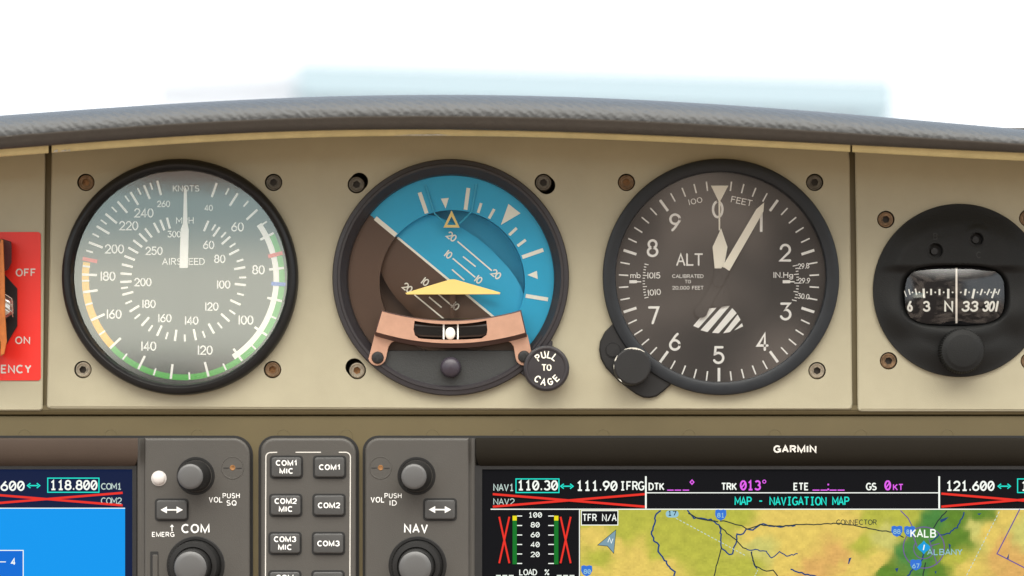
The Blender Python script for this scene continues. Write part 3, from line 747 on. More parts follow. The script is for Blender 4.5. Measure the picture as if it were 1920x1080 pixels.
for lg in (legL, legR):
    MB().prism([c_(*q) for q in lg], 13, 18, ch=.8).build('bracket_foot', 'copper', bracket)
for x, y in ((210, 570), (1408, 562)):
    s_ = MB().lathe(*c_(x, y), [(11.5, 17), (11.5, 19), (10, 21.5), (6, 22.6), (0, 23)], 32, wref=18).build('bracket_screw', 'black', T, smooth=40)
    X, Y = c_(x, y); q = MB()
    for rr in (10, 100): q.bar(X - 7 * math.cos(math.radians(rr)), Y - 7 * math.sin(math.radians(rr)), X + 7 * math.cos(math.radians(rr)), Y + 7 * math.sin(math.radians(rr)), 2.8, 23.1)
    q.build('cross_slot', 'gap', s_)
# tube: a bent black glass tube behind the window
def tube_w(x, y):
    yc = c_(0, 345)[1] + ((x - 845) / 68) ** 2 * -2.5
    return 11 * math.sqrt(max(0, 1 - ((y - yc) / 20) ** 2))
mb = MB(); mb.wf = tube_w; rows = []
for j in range(13):
    rows.append([mb.p(772 + 146 * i / 30, 597 + 45 * j / 12, BW - 19) for i in range(31)])
for j in range(12):
    for i in range(30): mb.f.append([rows[j][i], rows[j + 1][i], rows[j + 1][i + 1], rows[j][i + 1]])
tb = mb.build('slip_tube', 'tube', T, smooth=60)
mb = MB(); X, Y = c_(803, 370)
mb.lathe(X, Y, [(9.5 * math.sin(t), BW - 9 + 4.5 * (1 - math.cos(t)) - 1.5) for t in [math.pi / 2 + i * math.pi / 20 for i in range(11)]], 32, wref=BW)
bb = mb.build('slip_ball', 'ball', T, smooth=80)
for v in bb.data.vertices: pass
bb.scale = (1, 1, 1)
zc = W(X, Y, BW).z - T.location.z
for v in bb.data.vertices: v.co.z = zc + (v.co.z - zc) * 1.25
mb = MB()
for x in (750, 866): mb.bar(*c_(x, 288), *c_(x, 420), 3.0, BW - 6)
mb.build('tube_marker', 'white', T)
# caging knob
X, Y = 1024.5, 690.5
lug = [(985, 655), (1032, 640), (1050, 655), (1030, 725), (1000, 722), (972, 700)]
MB().prism([(990, 660), (1015, 628), (1036, 640), (1036, 700), (1000, 718), (975, 700)], 1, 10, ch=2).build('knob_lug', 'bezel_plum', T)
kn = MB().lathe(X, Y, [(37, 4), (42.5, 14), (43.2, 30), (42, 34), (38.5, 36.5), (35.5, 36.2), (34.5, 34.8), (0, 34.8)], 96, wref=34).build('caging_knob', 'bezel_plum', T, smooth=35)
mb = MB()
mb.arctext('PULL', X, Y, 25.5, 0, 25, 14, st=.2, wd=35.6)
mb.text('TO', X + .5, Y - 1.5, 13, st=.2, wd=35.6, gap=.26)
mb.arctext('CAGE', X, Y, 26, 178, 28, 14, st=.2, wd=35.6, inside=True)
mb.build('lettering', 'cream', kn)

# ------------------------------------------------------------------ altimeter
def t_(x, y): return (1100 + x * K, 280 + y * K)
T = thing('altimeter', 'round black altimeter gauge with white numerals 0 to 9 and three hands', 'gauge', 1352, 519, 0)
cx, cy = t_(558, 556)
MB().lathe(1352, 519, [(216, -60), (221, .5), (222, 10), (220.5, 13), (217, 14.5), (203, 14), (199, 12.5), (197.5, 9), (197, -10)], 128, wref=12).build('bezel', 'bezel_navy', T, smooth=30)
DZ = -9
MB().poly(circ(1350, 521, 199, 96), DZ).build('dial_face', 'dial_alt', T)
mb = MB().sector(*t_(557, 573), 226 * K, 229 * K, 0, 360, DZ + .5, 96); mb.build('disc_groove', 'dialdark', T)
mb = MB()
for k in range(50):
    lo = k % 5 == 0
    if k == 0: continue
    mb.tick(cx, cy, (366 if lo else 383) * K, 423 * K, k * 7.2, 5 if lo else 2.7, DZ + .8)
mb.build('hundreds_scale', 'white', T)
mb = MB()
for t, x, y in (('0', 553, 253), ('2', 838, 436), ('3', 840, 684), ('4', 742, 812), ('5', 557, 868), ('6', 372, 812), ('7', 283, 700), ('8', 278, 417), ('9', 373, 308)):
    mb.text(t, *t_(x, y), 78 * K, st=.155, wd=DZ + .8)
mb.bar(*t_(737, 270), *t_(736, 348), 5, DZ + .8)
mb.build('numerals', 'white', T)
for t, x, y, h, wi, r in (('ALT', 434, 465, 54, 112, 0), ('CALIBRATED', 427, 535, 16, 132, 0), ('TO', 427, 558, 15, 26, 0), ('20,000 FEET', 427, 584, 16, 132, 0), ('mb', 206, 531, 25, 44, 0), ('1015', 283, 532, 27, 56, 0), ('1010', 285, 603, 27, 56, -5), ('100', 458, 218, 25, 60, -12), ('FEET', 654, 219, 28, 90, 12), ('IN.Hg', 829, 530, 25, 84, 0), ('29.8', 915, 492, 24, 48, -4), ('29.9', 918, 554, 24, 50, 0), ('30.0', 915, 620, 24, 50, 5)):
    MB().text(t, *t_(x, y), h * K, wid=wi * K, st=.15 if h > 30 else .16, wd=DZ + .8, rot=r).build('pressure_numeral' if t[0] in '1230' and h in (24, 27) else 'dial_lettering', 'white', T)
m1_, m2_ = MB(), MB()
for k in range(13):
    a = 77.5 + k * 2.15
    m1_.tick(cx, cy, (327 if k % 3 else 318) * K, 338 * K, a + 1, 1.6, DZ + .8)
    m2_.tick(cx, cy, (312 if k % 4 else 305) * K, 322 * K, 283 - k * 2.15, 1.6, DZ + .8)
m1_.build('pressure_scale', 'white', T); m2_.build('pressure_scale', 'white', T)
for x in (180, 827): MB().poly([t_(*q) for q in ((x, 552), (x + 30, 552), (x + 34, 556), (x + 50, 556), (x + 50, 561), (x + 34, 561), (x + 30, 565), (x, 565))], DZ + 1.2).build('pressure_index', 'white', T)
mb = MB()
for st_ in (((449, 745), (472, 754), (548, 668), (512, 671)), ((480, 763), (510, 771), (604, 660), (572, 662)), ((529, 774), (557, 776), (633, 691), (614, 670)), ((576, 776), (604, 771), (649, 719), (637, 697)), ((622, 764), (660, 747), (655, 733))):
    mb.poly([t_(*q) for q in st_], DZ + .9)
mb.build('warning_stripes', 'white', T)
# hands
mb = MB().prism([t_(*q) for q in ((557, 342), (556, 218), (524, 153), (598, 153), (564, 218), (563, 342))], DZ + 2.2, DZ + 3.2)
mb.build('ten_thousand_hand', 'cream', T)
h2 = MB().prism([t_(*q) for q in ((567, 333), (594, 412), (578, 502), (540, 502), (531, 412))], DZ + 4.4, DZ + 5.6).build('thousand_hand', 'cream', T)
h3 = MB().prism([t_(*q) for q in ((749, 224), (746, 262), (602, 513), (573, 494), (716, 252))], DZ + 6.6, DZ + 7.8).build('hundred_hand', 'cream', T)
mb = MB().prism([t_(*q) for q in ((540, 503), (577, 503), (608, 655), (560, 668), (520, 655))], DZ + 3, DZ + 4.2); mb.build('counterweight', 'dial_alt', h2)
mb = MB().prism([t_(*q) for q in ((572, 496), (602, 514), (508, 690), (466, 672))], DZ + 5.8, DZ + 6.6)
mb.prism(circ(*t_(483, 684), 27 * K, 24), DZ + 6, DZ + 6.9).prism(circ(*t_(557, 556), 24 * K, 28), DZ + 7, DZ + 9).prism(circ(*t_(557, 556), 6 * K, 12), DZ + 9, DZ + 9.6)
mb.build('counterweight', 'dial_alt', h3)
MB().poly(circ(1350, 521, 198, 96), 6).build('glass', 'glass_soft', T)
# setting knob on its lug
lug = [(1149, 607), (1134, 622), (1125, 640), (1123, 655), (1126, 672), (1136, 690), (1160, 715), (1177, 728), (1192, 739), (1206, 745.5), (1218, 746.5), (1231, 743.5), (1244, 734), (1258, 721)] + [q for q in arcp(1352, 519, 208, 206, 245, 14)]
MB().prism(lug, 1, 9, ch=3, chd=3).build('knob_lug', 'black', T)
sc = MB().lathe(1149.5, 656.5, [(15.5, 8.6), (15.2, 9.6), (14.2, 9.7), (13.8, 8.9), (13, 8.9), (12.5, 10.5), (0, 10.6)], 40, wref=9).build('slotted_screw', 'black', T, smooth=30)
MB().bar(1140, 664, 1159, 649, 3, 10.9).build('screw_slot', 'gap', sc)
kn = MB().lathe(1186, 687, [(33, 9), (35, 10), (35.2, 36), (34.2, 39.5), (31.5, 41.5), (0, 42)], 80, wref=40, knurl=(1, 2, .3)).build('setting_knob', 'black', T, smooth=35)
mb = MB()
for a0, a1, t in ((-26, 40, 3.0), (-74, -54, 2.8), (214, 229, 1.5), (262, 276, .8)):
    n = int((a1 - a0) / 3); o_ = [arcp(1186, 687, 35.4, a0 + (a1 - a0) * k / n, 0, 1)[0] for k in range(n + 1)]
    i_n = [arcp(1186, 687, 35.2 - t * (.25 + .75 * math.sin(math.pi * k / n)) * (.55 + .6 * random.random()), a0 + (a1 - a0) * k / n, 0, 1)[0] for k in range(n + 1)]
    A = [mb.p(x, y, 41.7) for x, y in o_]; Bq = [mb.p(x, y, 41.7) for x, y in i_n]
    for k in range(n): mb.f.append([A[k], Bq[k], Bq[k + 1], A[k + 1]])
mb.build('worn_edge', 'wear', kn)

# ------------------------------------------------------------------ compass
T = thing('magnetic_compass', 'round black compass with a domed glass window and knurled knob below it', 'compass', 1799, 544.5, 0)
mx_, my_ = 1799.0, 544.5
def sstep(a, b, x):
    t = min(1, max(0, (x - a) / (b - a))); return t * t * (3 - 2 * t)
wx, wy = 1790, 554.5
def body_h(x, y):
    h = body_raw(x, y)
    for hx, hy in ((1754, 470), (1831.5, 448.5)):
        r = math.hypot(x - hx, y - hy)
        if r < 30: f_ = sstep(30, 17, r) if False else 1 - sstep(17, 30, r); h = h * (1 - f_) + body_raw(hx, hy) * f_
    return h
def body_raw(x, y):
    dx, dy = x - mx_, y - my_; r = math.hypot(dx, dy)
    ex = ((abs(x - wx) / 93) ** 3.2 + (abs(y - wy) / 54) ** 3.2) ** (1 / 3.2)
    h = 14 - 9 * sstep(120, 162, r)
    low = sstep(wy - 34, wy + 34, y)
    h += 9 * (1 - sstep(497, 506, y)) * (1 - sstep(88, 150, abs(x - wx))) * sstep(400, 470, y)   # brow
    h -= 5 * sstep(503, 512, y) * (1 - sstep(540, 600, y)) * (1 - sstep(100, 155, abs(x - wx)))
    h += low * 7 * math.exp(-((ex - 1.25) / .3) ** 2)
    h -= 9 * math.exp(-((abs(x - 1799) - 88) / 30) ** 2 - ((y - 622) / 26) ** 2)
    h += 9 * math.exp(-((x - 1803) / 52) ** 2 - ((y - 650) / 44) ** 2)
    h = h * sstep(.97, 1.13, ex) - 10 * (1 - sstep(.97, 1.13, ex))
    return h
mb = MB(); rows = []; nr, na = 90, 240
for j in range(nr + 1):
    r = 161.5 * j / nr
    rows.append([mb.p(mx_ + r * math.sin(2 * math.pi * i / na), my_ - r * math.cos(2 * math.pi * i / na), body_h(mx_ + r * math.sin(2 * math.pi * i / na), my_ - r * math.cos(2 * math.pi * i / na))) for i in range(na)] if j else [mb.p(mx_, my_, body_h(mx_, my_))] * na)
rows.append([mb.p(mx_ + 162.5 * math.sin(2 * math.pi * i / na), my_ - 162.5 * math.cos(2 * math.pi * i / na), 2.5) for i in range(na)])
rows.append([mb.p(mx_ + 162.5 * math.sin(2 * math.pi * i / na), my_ - 162.5 * math.cos(2 * math.pi * i / na), .3) for i in range(na)])
for A, Bq in zip(rows, rows[1:]):
    for i in range(na):
        q = [A[i], Bq[i], Bq[(i + 1) % na], A[(i + 1) % na]]; u = []
        [u.append(z) for z in q if z not in u]
        cen = sum((mb.v[z] for z in u), Vector()) / len(u)
        if any(math.hypot(cen.x - W(hx, hy, 16).x, cen.z - W(hx, hy, 16).z) < (hr - 1) * S for hx, hy, hr in ((1754, 470, 14.5), (1831.5, 448.5, 13))): continue
        mb.f.append(u)
mb.build('housing', 'compass', T, smooth=50)
for x, y, r in ((1754, 470, 14.5), (1831.5, 448.5, 13)):
    h = body_h(x, y)
    hs = MB().lathe(x, y, [(r + 4, h - .8), (r + 1, h + .7), (r, h + .6), (r - .7, h - .4), (r - .7, h - 16)], 36, wref=h).build('adjuster_hole', 'compass', T, smooth=40)
    MB().poly(circ(x, y, r + 1, 32), h - 15.5).build('hole_shadow', 'gap', hs)
    MB().lathe(x, y, [(7, h - 15), (6.5, h - 9), (0, h - 8.5)], 20, wref=h).build('adjuster_screw', 'black', hs, smooth=40)
for t, x, y in (('B', 1754, 443), ('C', 1835, 478)):
    mb = MB(); mb.wf = body_h; mb.text(t, x, y, 13, st=.15, wd=.5); mb.build('lettering', 'gap', T)
def dome_h(x, y):
    u, v = (x - wx) / 108, (y - wy) / 62
    return 30 * math.sqrt(max(0, 1 - u * u * .9)) * math.sqrt(max(.0, 1 - v * v * .72)) - 8
def dome_grid(mb, off, sx=93, sy=54.5):
    rows = []
    for j in range(25):
        rr = j / 24
        rows.append([])
        for i in range(72):
            a = 2 * math.pi * i / 72; c, s_ = math.sin(a), math.cos(a)
            k = (abs(c) ** 3.6 + abs(s_) ** 3.6) ** (-1 / 3.6)
            x, y = wx + sx * rr * k * c, wy - sy * rr * k * s_
            rows[-1].append(mb.p(x, y, dome_h(x, y) + off) if j else (rows[-1][0] if i else mb.p(wx, wy, dome_h(wx, wy) + off)))
    for A, Bq in zip(rows, rows[1:]):
        for i in range(72):
            q = [A[i], Bq[i], Bq[(i + 1) % 72], A[(i + 1) % 72]]; u = []
            [u.append(z) for z in q if z not in u]
            mb.f.append(u)
mb = MB(); dome_grid(mb, -5); cdo = mb.build('compass_card', 'card', T, smooth=80)
K6 = 280 / 889
def m_(x, y): return (1640 + x * K6, 380 + y * K6)
mb = MB(); mb.wf = lambda x, y: dome_h(x, y) - 4.6
for x, y0, y1, t, sl in ((183, 525, 560, 6, 6), (207, 515, 548, 8, 4), (246, 512, 548, 9, 4), (293, 512, 568, 13, 2), (336, 513, 550, 11, 0), (386, 514, 550, 11, 0), (438, 513, 570, 14, 0), (540, 514, 552, 12, -3), (588, 514, 570, 13, -6), (635, 514, 550, 9, -6), (676, 514, 550, 9, -8), (708, 512, 568, 11, -10), (738, 515, 548, 7, -6)):
    p, q = m_(x - sl * .0 - sl, y0), m_(x + sl, y1)
    mb.ribbon([(p[0] + (q[0] - p[0]) * k / 4, p[1] + (q[1] - p[1]) * k / 4) for k in range(5)], t * K6, 0, caps=False)
for x in (225, 266, 312, 361, 411, 464, 513, 562, 612, 656, 694, 724): mb.poly(circ(*m_(x, 534), 1.6, 10), .1)
mb.build('heading_scale', 'compass_white_shaded', cdo)
mb = MB(); mb.wf = lambda x, y: dome_h(x, y) - 4.6
for t, x, wi, sl in (('6', 209, 34, -.06), ('3', 308, 46, -.03), ('N', 441, 54, 0), ('33', 568, 100, .14), ('30', 680, 72, .2), ('1', 728, 6, .2)):
    mb.text(t, *m_(x, 617), 68 * K6, wid=wi * K6, st=.22, wd=.2, slant=sl, flag=(t != '1'))
mb.build('heading_numerals', 'compass_white_shaded', cdo)
mb = MB(); mb.wf = lambda x, y: dome_h(x, y) - 1.5
mb.ribbon([(m_(487, 0)[0], m_(0, 388 + 330 * k / 20)[1]) for k in range(21)], 3.6, 0, caps=False)
mb.build('lubber_line', 'dim', T)
mb = MB(); dome_grid(mb, 0); mb.build('window_glass', 'dome', T, smooth=80)
mb = MB()
mb.lathe(1803.5, 658, [(40, 16), (41.5, 20), (41.5, 38), (39, 42), (34, 43.5), (32, 45), (29, 46), (0, 46.5)], 112, wref=34, knurl=(0, 2, 1.1))
mb.build('adjusting_knob', 'compass', T, smooth=40)

# ------------------------------------------------------------------ red placard and guarded switch
T = thing('switch_placard', 'red placard lettered OFF and ON at the left edge', 'placard', 20, 713, 1)
MB().prism(rrect(-150, 435, 76.5, 713.5, 6), .2, 1.8, ch=.4).build('plate', 'placard', T)
for t, x, y, h, wi, of, al in (('OFF', 48.5, 511, 15.5, 38, .035, 'c'), ('ON', 42.5, 638, 15, 28, .035, 'c'), ('EMERGENCY', 57.5, 692, 17, 133, .05, 'r')):
    MB().bold(t, x, y, h, wid=wi, wd=2.2, align=al, off=of).build('lettering', 'print_grey', T)
T = thing('guarded_switch', 'safety switch with an orange guard flap on the red placard', 'switch', 0, 640, 2)
def s_(x, y): return (x * .3518, 400 + y * .3518)
MB().prism([(-40, 480), (4, 500), (10, 516), (32.5, 541), (32.5, 611), (12, 646), (-6, 660), (-44, 660)], 2, 6, ch=1).build('base_plate', 'black', T)
MB().prism([s_(*q) for q in ((-60, 132), (20, 138), (60, 152), (62, 172), (62, 262), (44, 300), (15, 312), (-60, 312))], 6, 26, ch=2).build('hinge', 'maroon', T)
mb = MB().lathe(2, 576, [(24, 6), (25, 18), (21, 26), (12, 31), (0, 33)], 6, wref=20); mb.build('locking_nut', 'steel', T, bevel=2)
mb = MB()
for k in range(3): mb.tube([(-4, 556 + k * 14, 30), (10, 552 + k * 12, 33), (22, 560 + k * 12, 27), (24, 582 + k * 6, 18)], 1.1)
mb.build('safety_wire', 'steel', T)
mb = MB()
for (x0, x1) in ((-56, -50), (1, 6)):
    mb.prism([(x0, 448), (x1, 450), (x1 + 3, 520), (x1 + 4, 590), (x1 + 7, 640), (x1 + 2, 664), (x0, 668)], 10, 62, ch=1, back=True)
mb.prism([(-50, 455), (1, 455), (3, 560), (1, 640), (-50, 640)], 52, 60, back=True)
mb.build('guard_flap', 'orange', T)

# ------------------------------------------------------------------ lower panel
T = thing('lower_panel', 'dark tan lower panel with a plain ridge above the screens', 'panel', 960, 800, -6)
LW = -10
mb = MB()
mb.prism([(-320, 779.5), (2240, 779.5), (2240, 1400), (-320, 1400)], -40, LW, ch=1.5); mb.build('face', 'lower', T)
mb = MB(); rows = [[mb.p(x, y, wd) for x in (-320, 400, 960, 1500, 2240)] for y, wd in ((760, -3), (768.6, -3), (769.3, -4), (772.3, -4.2), (773, -5), (776.2, -5.2), (777.6, -7), (777.8, -20))]
for A, Bq in zip(rows, rows[1:]):
    for i in range(4): mb.f.append([A[i], Bq[i], Bq[i + 1], A[i + 1]])
mb.build('ridge', 'lower', T, smooth=50)
for x in (46, 208, 370, 531, 649, 811, 971, 1131, 1292, 1453, 1614, 1776):
    MB().lathe(x, 817, [(12.6, LW + .05), (12.4, LW + .5), (11.6, LW + .6), (11.2, LW + .15), (0, LW + .15)], 40, wref=LW).build('fastener_cover', 'lower', T, smooth=30)

# ------------------------------------------------------------------ avionics units
UW = 8           # face of the units
def knob(parent, x, y, big=False):
    t = (-.05, .02)
    if not big:
        k = MB().lathe(x + 1, y, [(36, UW - .5), (35, UW + 1.2), (31, UW + 1.2), (30, UW - .5), (28.8, UW - .5), (28.6, UW + 22), (26.5, UW + 42), (23.5, UW + 46)], 72, wref=UW, tilt=t, knurl=(4, 6, .25)).build('volume_knob', 'rubber', parent, smooth=35)
        ex = 46.5
        MB().lathe(x + 1 + t[0] * ex, y + t[1] * ex, [(23.5, UW + 45.9), (22.5, UW + 47.5), (18, UW + 48.6), (9, UW + 49.6), (0, UW + 50)], 56, wref=UW).build('knob_cap', 'cap', k, smooth=50)
    else:
        k = MB().lathe(x + 2, y, [(55, UW - .5), (53, UW + 1.6), (48.5, UW + 1.6), (47.5, UW + .2), (46.5, UW), (46, UW + 20), (44, UW + 24), (36, UW + 25), (35, UW + 24)], 96, wref=UW, tilt=t, knurl=(5, 5, .6)).build('tuning_knob', 'rubber', parent, smooth=35)
        i = MB().lathe(x + 1, y + 1, [(34, UW + 24), (33, UW + 42), (31.5, UW + 46), (30, UW + 46.5)], 84, wref=UW, knurl=(0, 1, .45)).build('inner_ring', 'rubber', k, smooth=35)
        MB().lathe(x, y + 2, [(30, UW + 46.4), (28.5, UW + 48), (20, UW + 49.4), (0, UW + 50.5)], 56, wref=UW).build('knob_cap', 'cap', k, smooth=50)
    return k
def button(parent, x, y, wd_, ht, lines=None, arrow=False, lettering='print'):
    bl = rrect(x - wd_ / 2 - 3.4, y - ht / 2 - 3.4, x + wd_ / 2 + 3.4, y + ht / 2 + 3.4, 7)
    # pillow-sided key in a black well
    def pill(x0, y0, x1, y1, r, bul):
        p = rrect(x0, y0, x1, y1, r, 5); q = []
        for (a, b) in p: q.append((a, b))
        return q
    k = MB().prism(pill(x - wd_ / 2, y - ht / 2, x + wd_ / 2, y + ht / 2, 5.5, 1), UW - .4, UW + 7, ch=3.2, chd=2.4, seg=3).build('transfer_button' if arrow else 'selector_button', 'key', parent, smooth=25)
    MB().prism(bl, UW - .6, UW + .5).build('button_well', 'gap', k)
    mb = MB()
    if arrow:
        mb.bar(x - 12, y, x + 12, y, 2.6, UW + 7.5)
        mb.poly([(x - 21, y), (x - 9, y - 6.5), (x - 9, y + 6.5)], UW + 7.7); mb.poly([(x + 21, y), (x + 9, y - 6.5), (x + 9, y + 6.5)], UW + 7.7)
    elif lines:
        n = len(lines)
        for j, l in enumerate(lines):
            yy = y + (j - (n - 1) / 2) * 15 - (0 if n == 1 else .5)
            mb.bold(l, x, yy, 11.5, wid={'COM1': 40, 'COM2': 42, 'COM3': 42, 'MIC': 26, 'COM': 33, 'PA': 22}.get(l), wd=UW + 7.5, off=.07)
    mb.build('lettering', lettering, k)
    return k
def corner_screw(parent, x, y):
    s_ = MB().lathe(x, y, [(21.5, UW - .2), (21.2, UW + .7), (20, UW + .8), (19.4, UW + .2), (0, UW + .2)], 48, wref=UW).build('corner_fastener', 'unit', parent, smooth=30)
    mb = MB(); mb.bar(x - 17, y + .5, x - 7, y + .5, 1.6, UW + .6); mb.bar(x + 7, y + 1, x + 17, y + 1, 1.6, UW + .6); mb.build('fastener_slot', 'gap', s_)
    MB().lathe(x, y, [(5.2, UW + .25), (4.6, UW + .9), (2.6, UW + .5), (1.8, UW + .3), (0, UW + .3)], 24, wref=UW).build('brass_glint', 'socket_rust', s_, smooth=40)  # orange glint of the fastener, put in as a small coloured core
def card_mesh(parent, name, m, x0, y0, x1, y1, wd): return MB().poly([(x0, y0), (x1, y0), (x1, y1), (x0, y1)], wd).build(name, m, parent)
def strokes(parent, name, m, fn):
    mb = MB(); fn(mb); return mb.build(name, m, parent)
def dbl_arrow(mb, x, y, wd, k=1.0):
    mb.bar(x - 8 * k, y, x + 8 * k, y, 2.4, wd)
    for s_ in (-1, 1): mb.ribbon([(x + s_ * 6 * k, y - 4.5), (x + s_ * 11.5 * k, y), (x + s_ * 6 * k, y + 4.5)], 2.2, wd, caps=False)
def box(mb, x0, y0, x1, y1, t, wd): mb.ribbon([(x0, y0), (x1, y0), (x1, y1), (x0, y1)], t, wd, closed=True)
def px(mb, t, x, y, h, wid, wd, st=.2, align='c', gap=.2): mb.text(t, x, y, h, wid=wid, st=st, wd=wd, slash=True, flag=True, align=align, gap=gap, mono=.82, caps=False)

# --- left display unit
T = thing('primary_display', 'left flight display lit blue with the COM control strip beside it', 'display', 235, 1075, 0, 'panel avionics units')
SZ = 2.0
MB().prism(rrect(-300, 816.8, 474.5, 1305, 0, 8, (0, 36, 0, 0)), LW - 2, LW + .8).build('gap_shadow_plate', 'gap', T)  # black plate standing in for the gap and shadow outline round the unit
mb = MB()
mb.prism(rrect(270.5, 821, 469, 1300, 0, 8, (0, 32, 0, 0)), -9, UW, ch=5, chd=5, seg=4)
mb.build('control_strip', 'unit', T)
mb = MB(); rows = [[mb.p(x, y, wd) for y in (821.5, 1300)] for x, wd in ((256, 0), (258, 3), (262, 1), (266, 1.5), (270.4, 5))]
for A, Bq in zip(rows, rows[1:]): mb.f.append([A[0], A[1], Bq[1], Bq[0]])
mb.build('side_groove', 'unit', T, smooth=40)
def hood(m, x0, x1, cut):
    mb = MB(); rows = []
    for y, wd in ((821.3, -9), (821.3, 11), (822.5, 14.5), (826, 16), (850, 15.5), (858, 14.2), (864, 12), (869, 9), (873, 5.5), (875.5, 1)):
        c = 0 if y < 852 else 12 * (1 - math.sqrt(max(0, 1 - ((y - 852) / 24) ** 2)))
        xs = [x0 + c] + [x0 + (x1 - x0) * k / 6 for k in range(1, 6)] + [x1] if cut == 'l' else [x0] + [x0 + (x1 - x0) * k / 6 for k in range(1, 6)] + [x1 - c]
        rows.append([mb.p(x, y, wd) for x in xs] + [mb.p(xs[0], y, -9), mb.p(xs[-1], y, -9)])
    for A, Bq in zip(rows, rows[1:]):
        for i in range(6): mb.f.append([A[i], Bq[i], Bq[i + 1], A[i + 1]])
        mb.f.append([A[7], Bq[7], Bq[0], A[0]]); mb.f.append([A[6], Bq[6], Bq[8], A[8]])
    return mb.build('hood', m, T, smooth=35)
hood('hood_plum', -300, 258.5, 'r')
MB().holes([(-300, 873), (256, 873), (256, 1300), (-300, 1300)], [[(-290, 880), (248, 880), (248, 1290), (-290, 1290)]], 4.5, 4).build('screen_frame', 'black', T)
scr = card_mesh(T, 'screen', 'scr_navy', -292, 879, 249, 1292, SZ)
card_mesh(scr, 'sky_field', 'scr_blue', -290, 953.5, 234.5, 1290, SZ + .5)
def f(mb):
    mb.bar(-290, 952.8, 234.5, 952.8, 1.5, SZ + 1); box(mb, -60, 1032, 43.5, 1120, 1.6, SZ + 1.4)
    px(mb, '4', 25, 1053, 14, 9, SZ + 1.4); mb.bar(-10, 1053.5, 11, 1053.5, 1.6, SZ + 1.4)
card_mesh(scr, 'data_box', 'scr_box', -60, 1032, 43.5, 1120, SZ + .9)
strokes(scr, 'field_lines', 'scr_white', f)
def f(mb): px(mb, '121.600', 45, 911, 20, 100, SZ + 1, align='r', st=.19); px(mb, '118.800', 138, 909.5, 20, 90, SZ + 1, st=.19)
strokes(scr, 'frequency_text', 'scr_white', f)
for t, y, k in (('COM1', 912, .18), ('COM2', 939, .16)): strokes(scr, 'radio_label', 'scr_pale', lambda mb: px(mb, t, 209, y, 13, 39, SZ + 1, st=k))
def f(mb): box(mb, 89.5, 896.5, 185.5, 923, 2, SZ + 1); dbl_arrow(mb, 63, 910.5, SZ + 1)
strokes(scr, 'tuning_box', 'scr_cyan', f)
def f(mb): mb.bar(-55, 924, 230, 947.5, 4.2, SZ + 1.6); mb.bar(-55, 947.5, 230, 924, 4.2, SZ + 1.8)
strokes(scr, 'failure_cross', 'scr_red', f)
MB().lathe(298, 897, [(14.5, UW - .2), (14, UW + 1), (12.6, UW + 1)] + [(12.6 * math.cos(t), UW + 1 + 7 * math.sin(t)) for t in [i * math.pi / 16 for i in range(1, 8)]] + [(0, UW + 8)], 40, wref=UW).build('light_sensor', 'lens', T, smooth=40)
knob(T, 366, 892.5); knob(T, 365, 1060, True)
button(T, 322, 956, 57, 36, arrow=True)
corner_screw(T, 436, 877)
mb = MB(); mb.bold('COM', 366.5, 991, 18, wid=53, wd=UW + .5, off=.045); mb.bold('VOL', 404.5, 937, 11, wid=26, wd=UW + .5, off=.02); mb.bold('PUSH', 433.5, 929.5, 10, wid=32, wd=UW + .5, off=.01); mb.bold('SQ', 434, 943, 10.5, wid=19, wd=UW + .5, off=.02); mb.bold('EMERG', 306, 1002, 9.5, wid=42, wd=UW + .5, off=.02)
mb.bar(322.5, 985, 322.5, 996, 1.8, UW + .5); mb.poly([(322.5, 983), (318.8, 988), (326.2, 988)], UW + .6)
mb.build('lettering', 'print', T)
cs = MB().prism(rrect(281.5, 1034, 297, 1300, 2), UW - .5, UW + .5).build('card_slot', 'gap', T)
MB().prism(rrect(286, 1040, 296, 1290, 2), UW, UW + 2, ch=.8).build('card_edge', 'unit', cs)

# --- audio panel
T = thing('audio_panel', 'slim grey audio panel with two columns of lettered keys', 'control panel', 579, 1075, 0, 'panel avionics units')
MB().prism(rrect(484.5, 816.8, 673.5, 1305, 0, 8, (30, 34, 0, 0)), LW - 2, LW + .8).build('gap_shadow_plate', 'gap', T)  # black plate draws the gap and its shadow line
MB().prism(rrect(489, 821, 668, 1300, 0, 8, (26, 30, 0, 0)), -9, UW, ch=6, chd=5, seg=4).build('face_plate', 'unit', T)
mb = MB(); Z = UW + .5
mb.ribbon([(497, 1300), (498.5, 860)] + arcp(507, 857, 8.5, 270, 360, 5) + [(519, 848)], 2, Z); mb.ribbon([(555, 848), (601, 848)], 2, Z)
mb.ribbon([(636, 848)] + arcp(648, 857, 9, 0, 90, 5) + [(655, 1300)], 2, Z)
mb.build('printed_border', 'print_grey', T)
for y, n in ((876, '1'), (947.5, '2'), (1019, '3')):
    button(T, 537 - (y - 876) * .018, y, 56, 37, ['COM' + n, 'MIC']); button(T, 618 - (y - 876) * .015, y, 56, 37, ['COM' + n])
button(T, 534, 1091, 56, 37, ['COM', 'MIC']); button(T, 615, 1091, 56, 37, ['PA'])

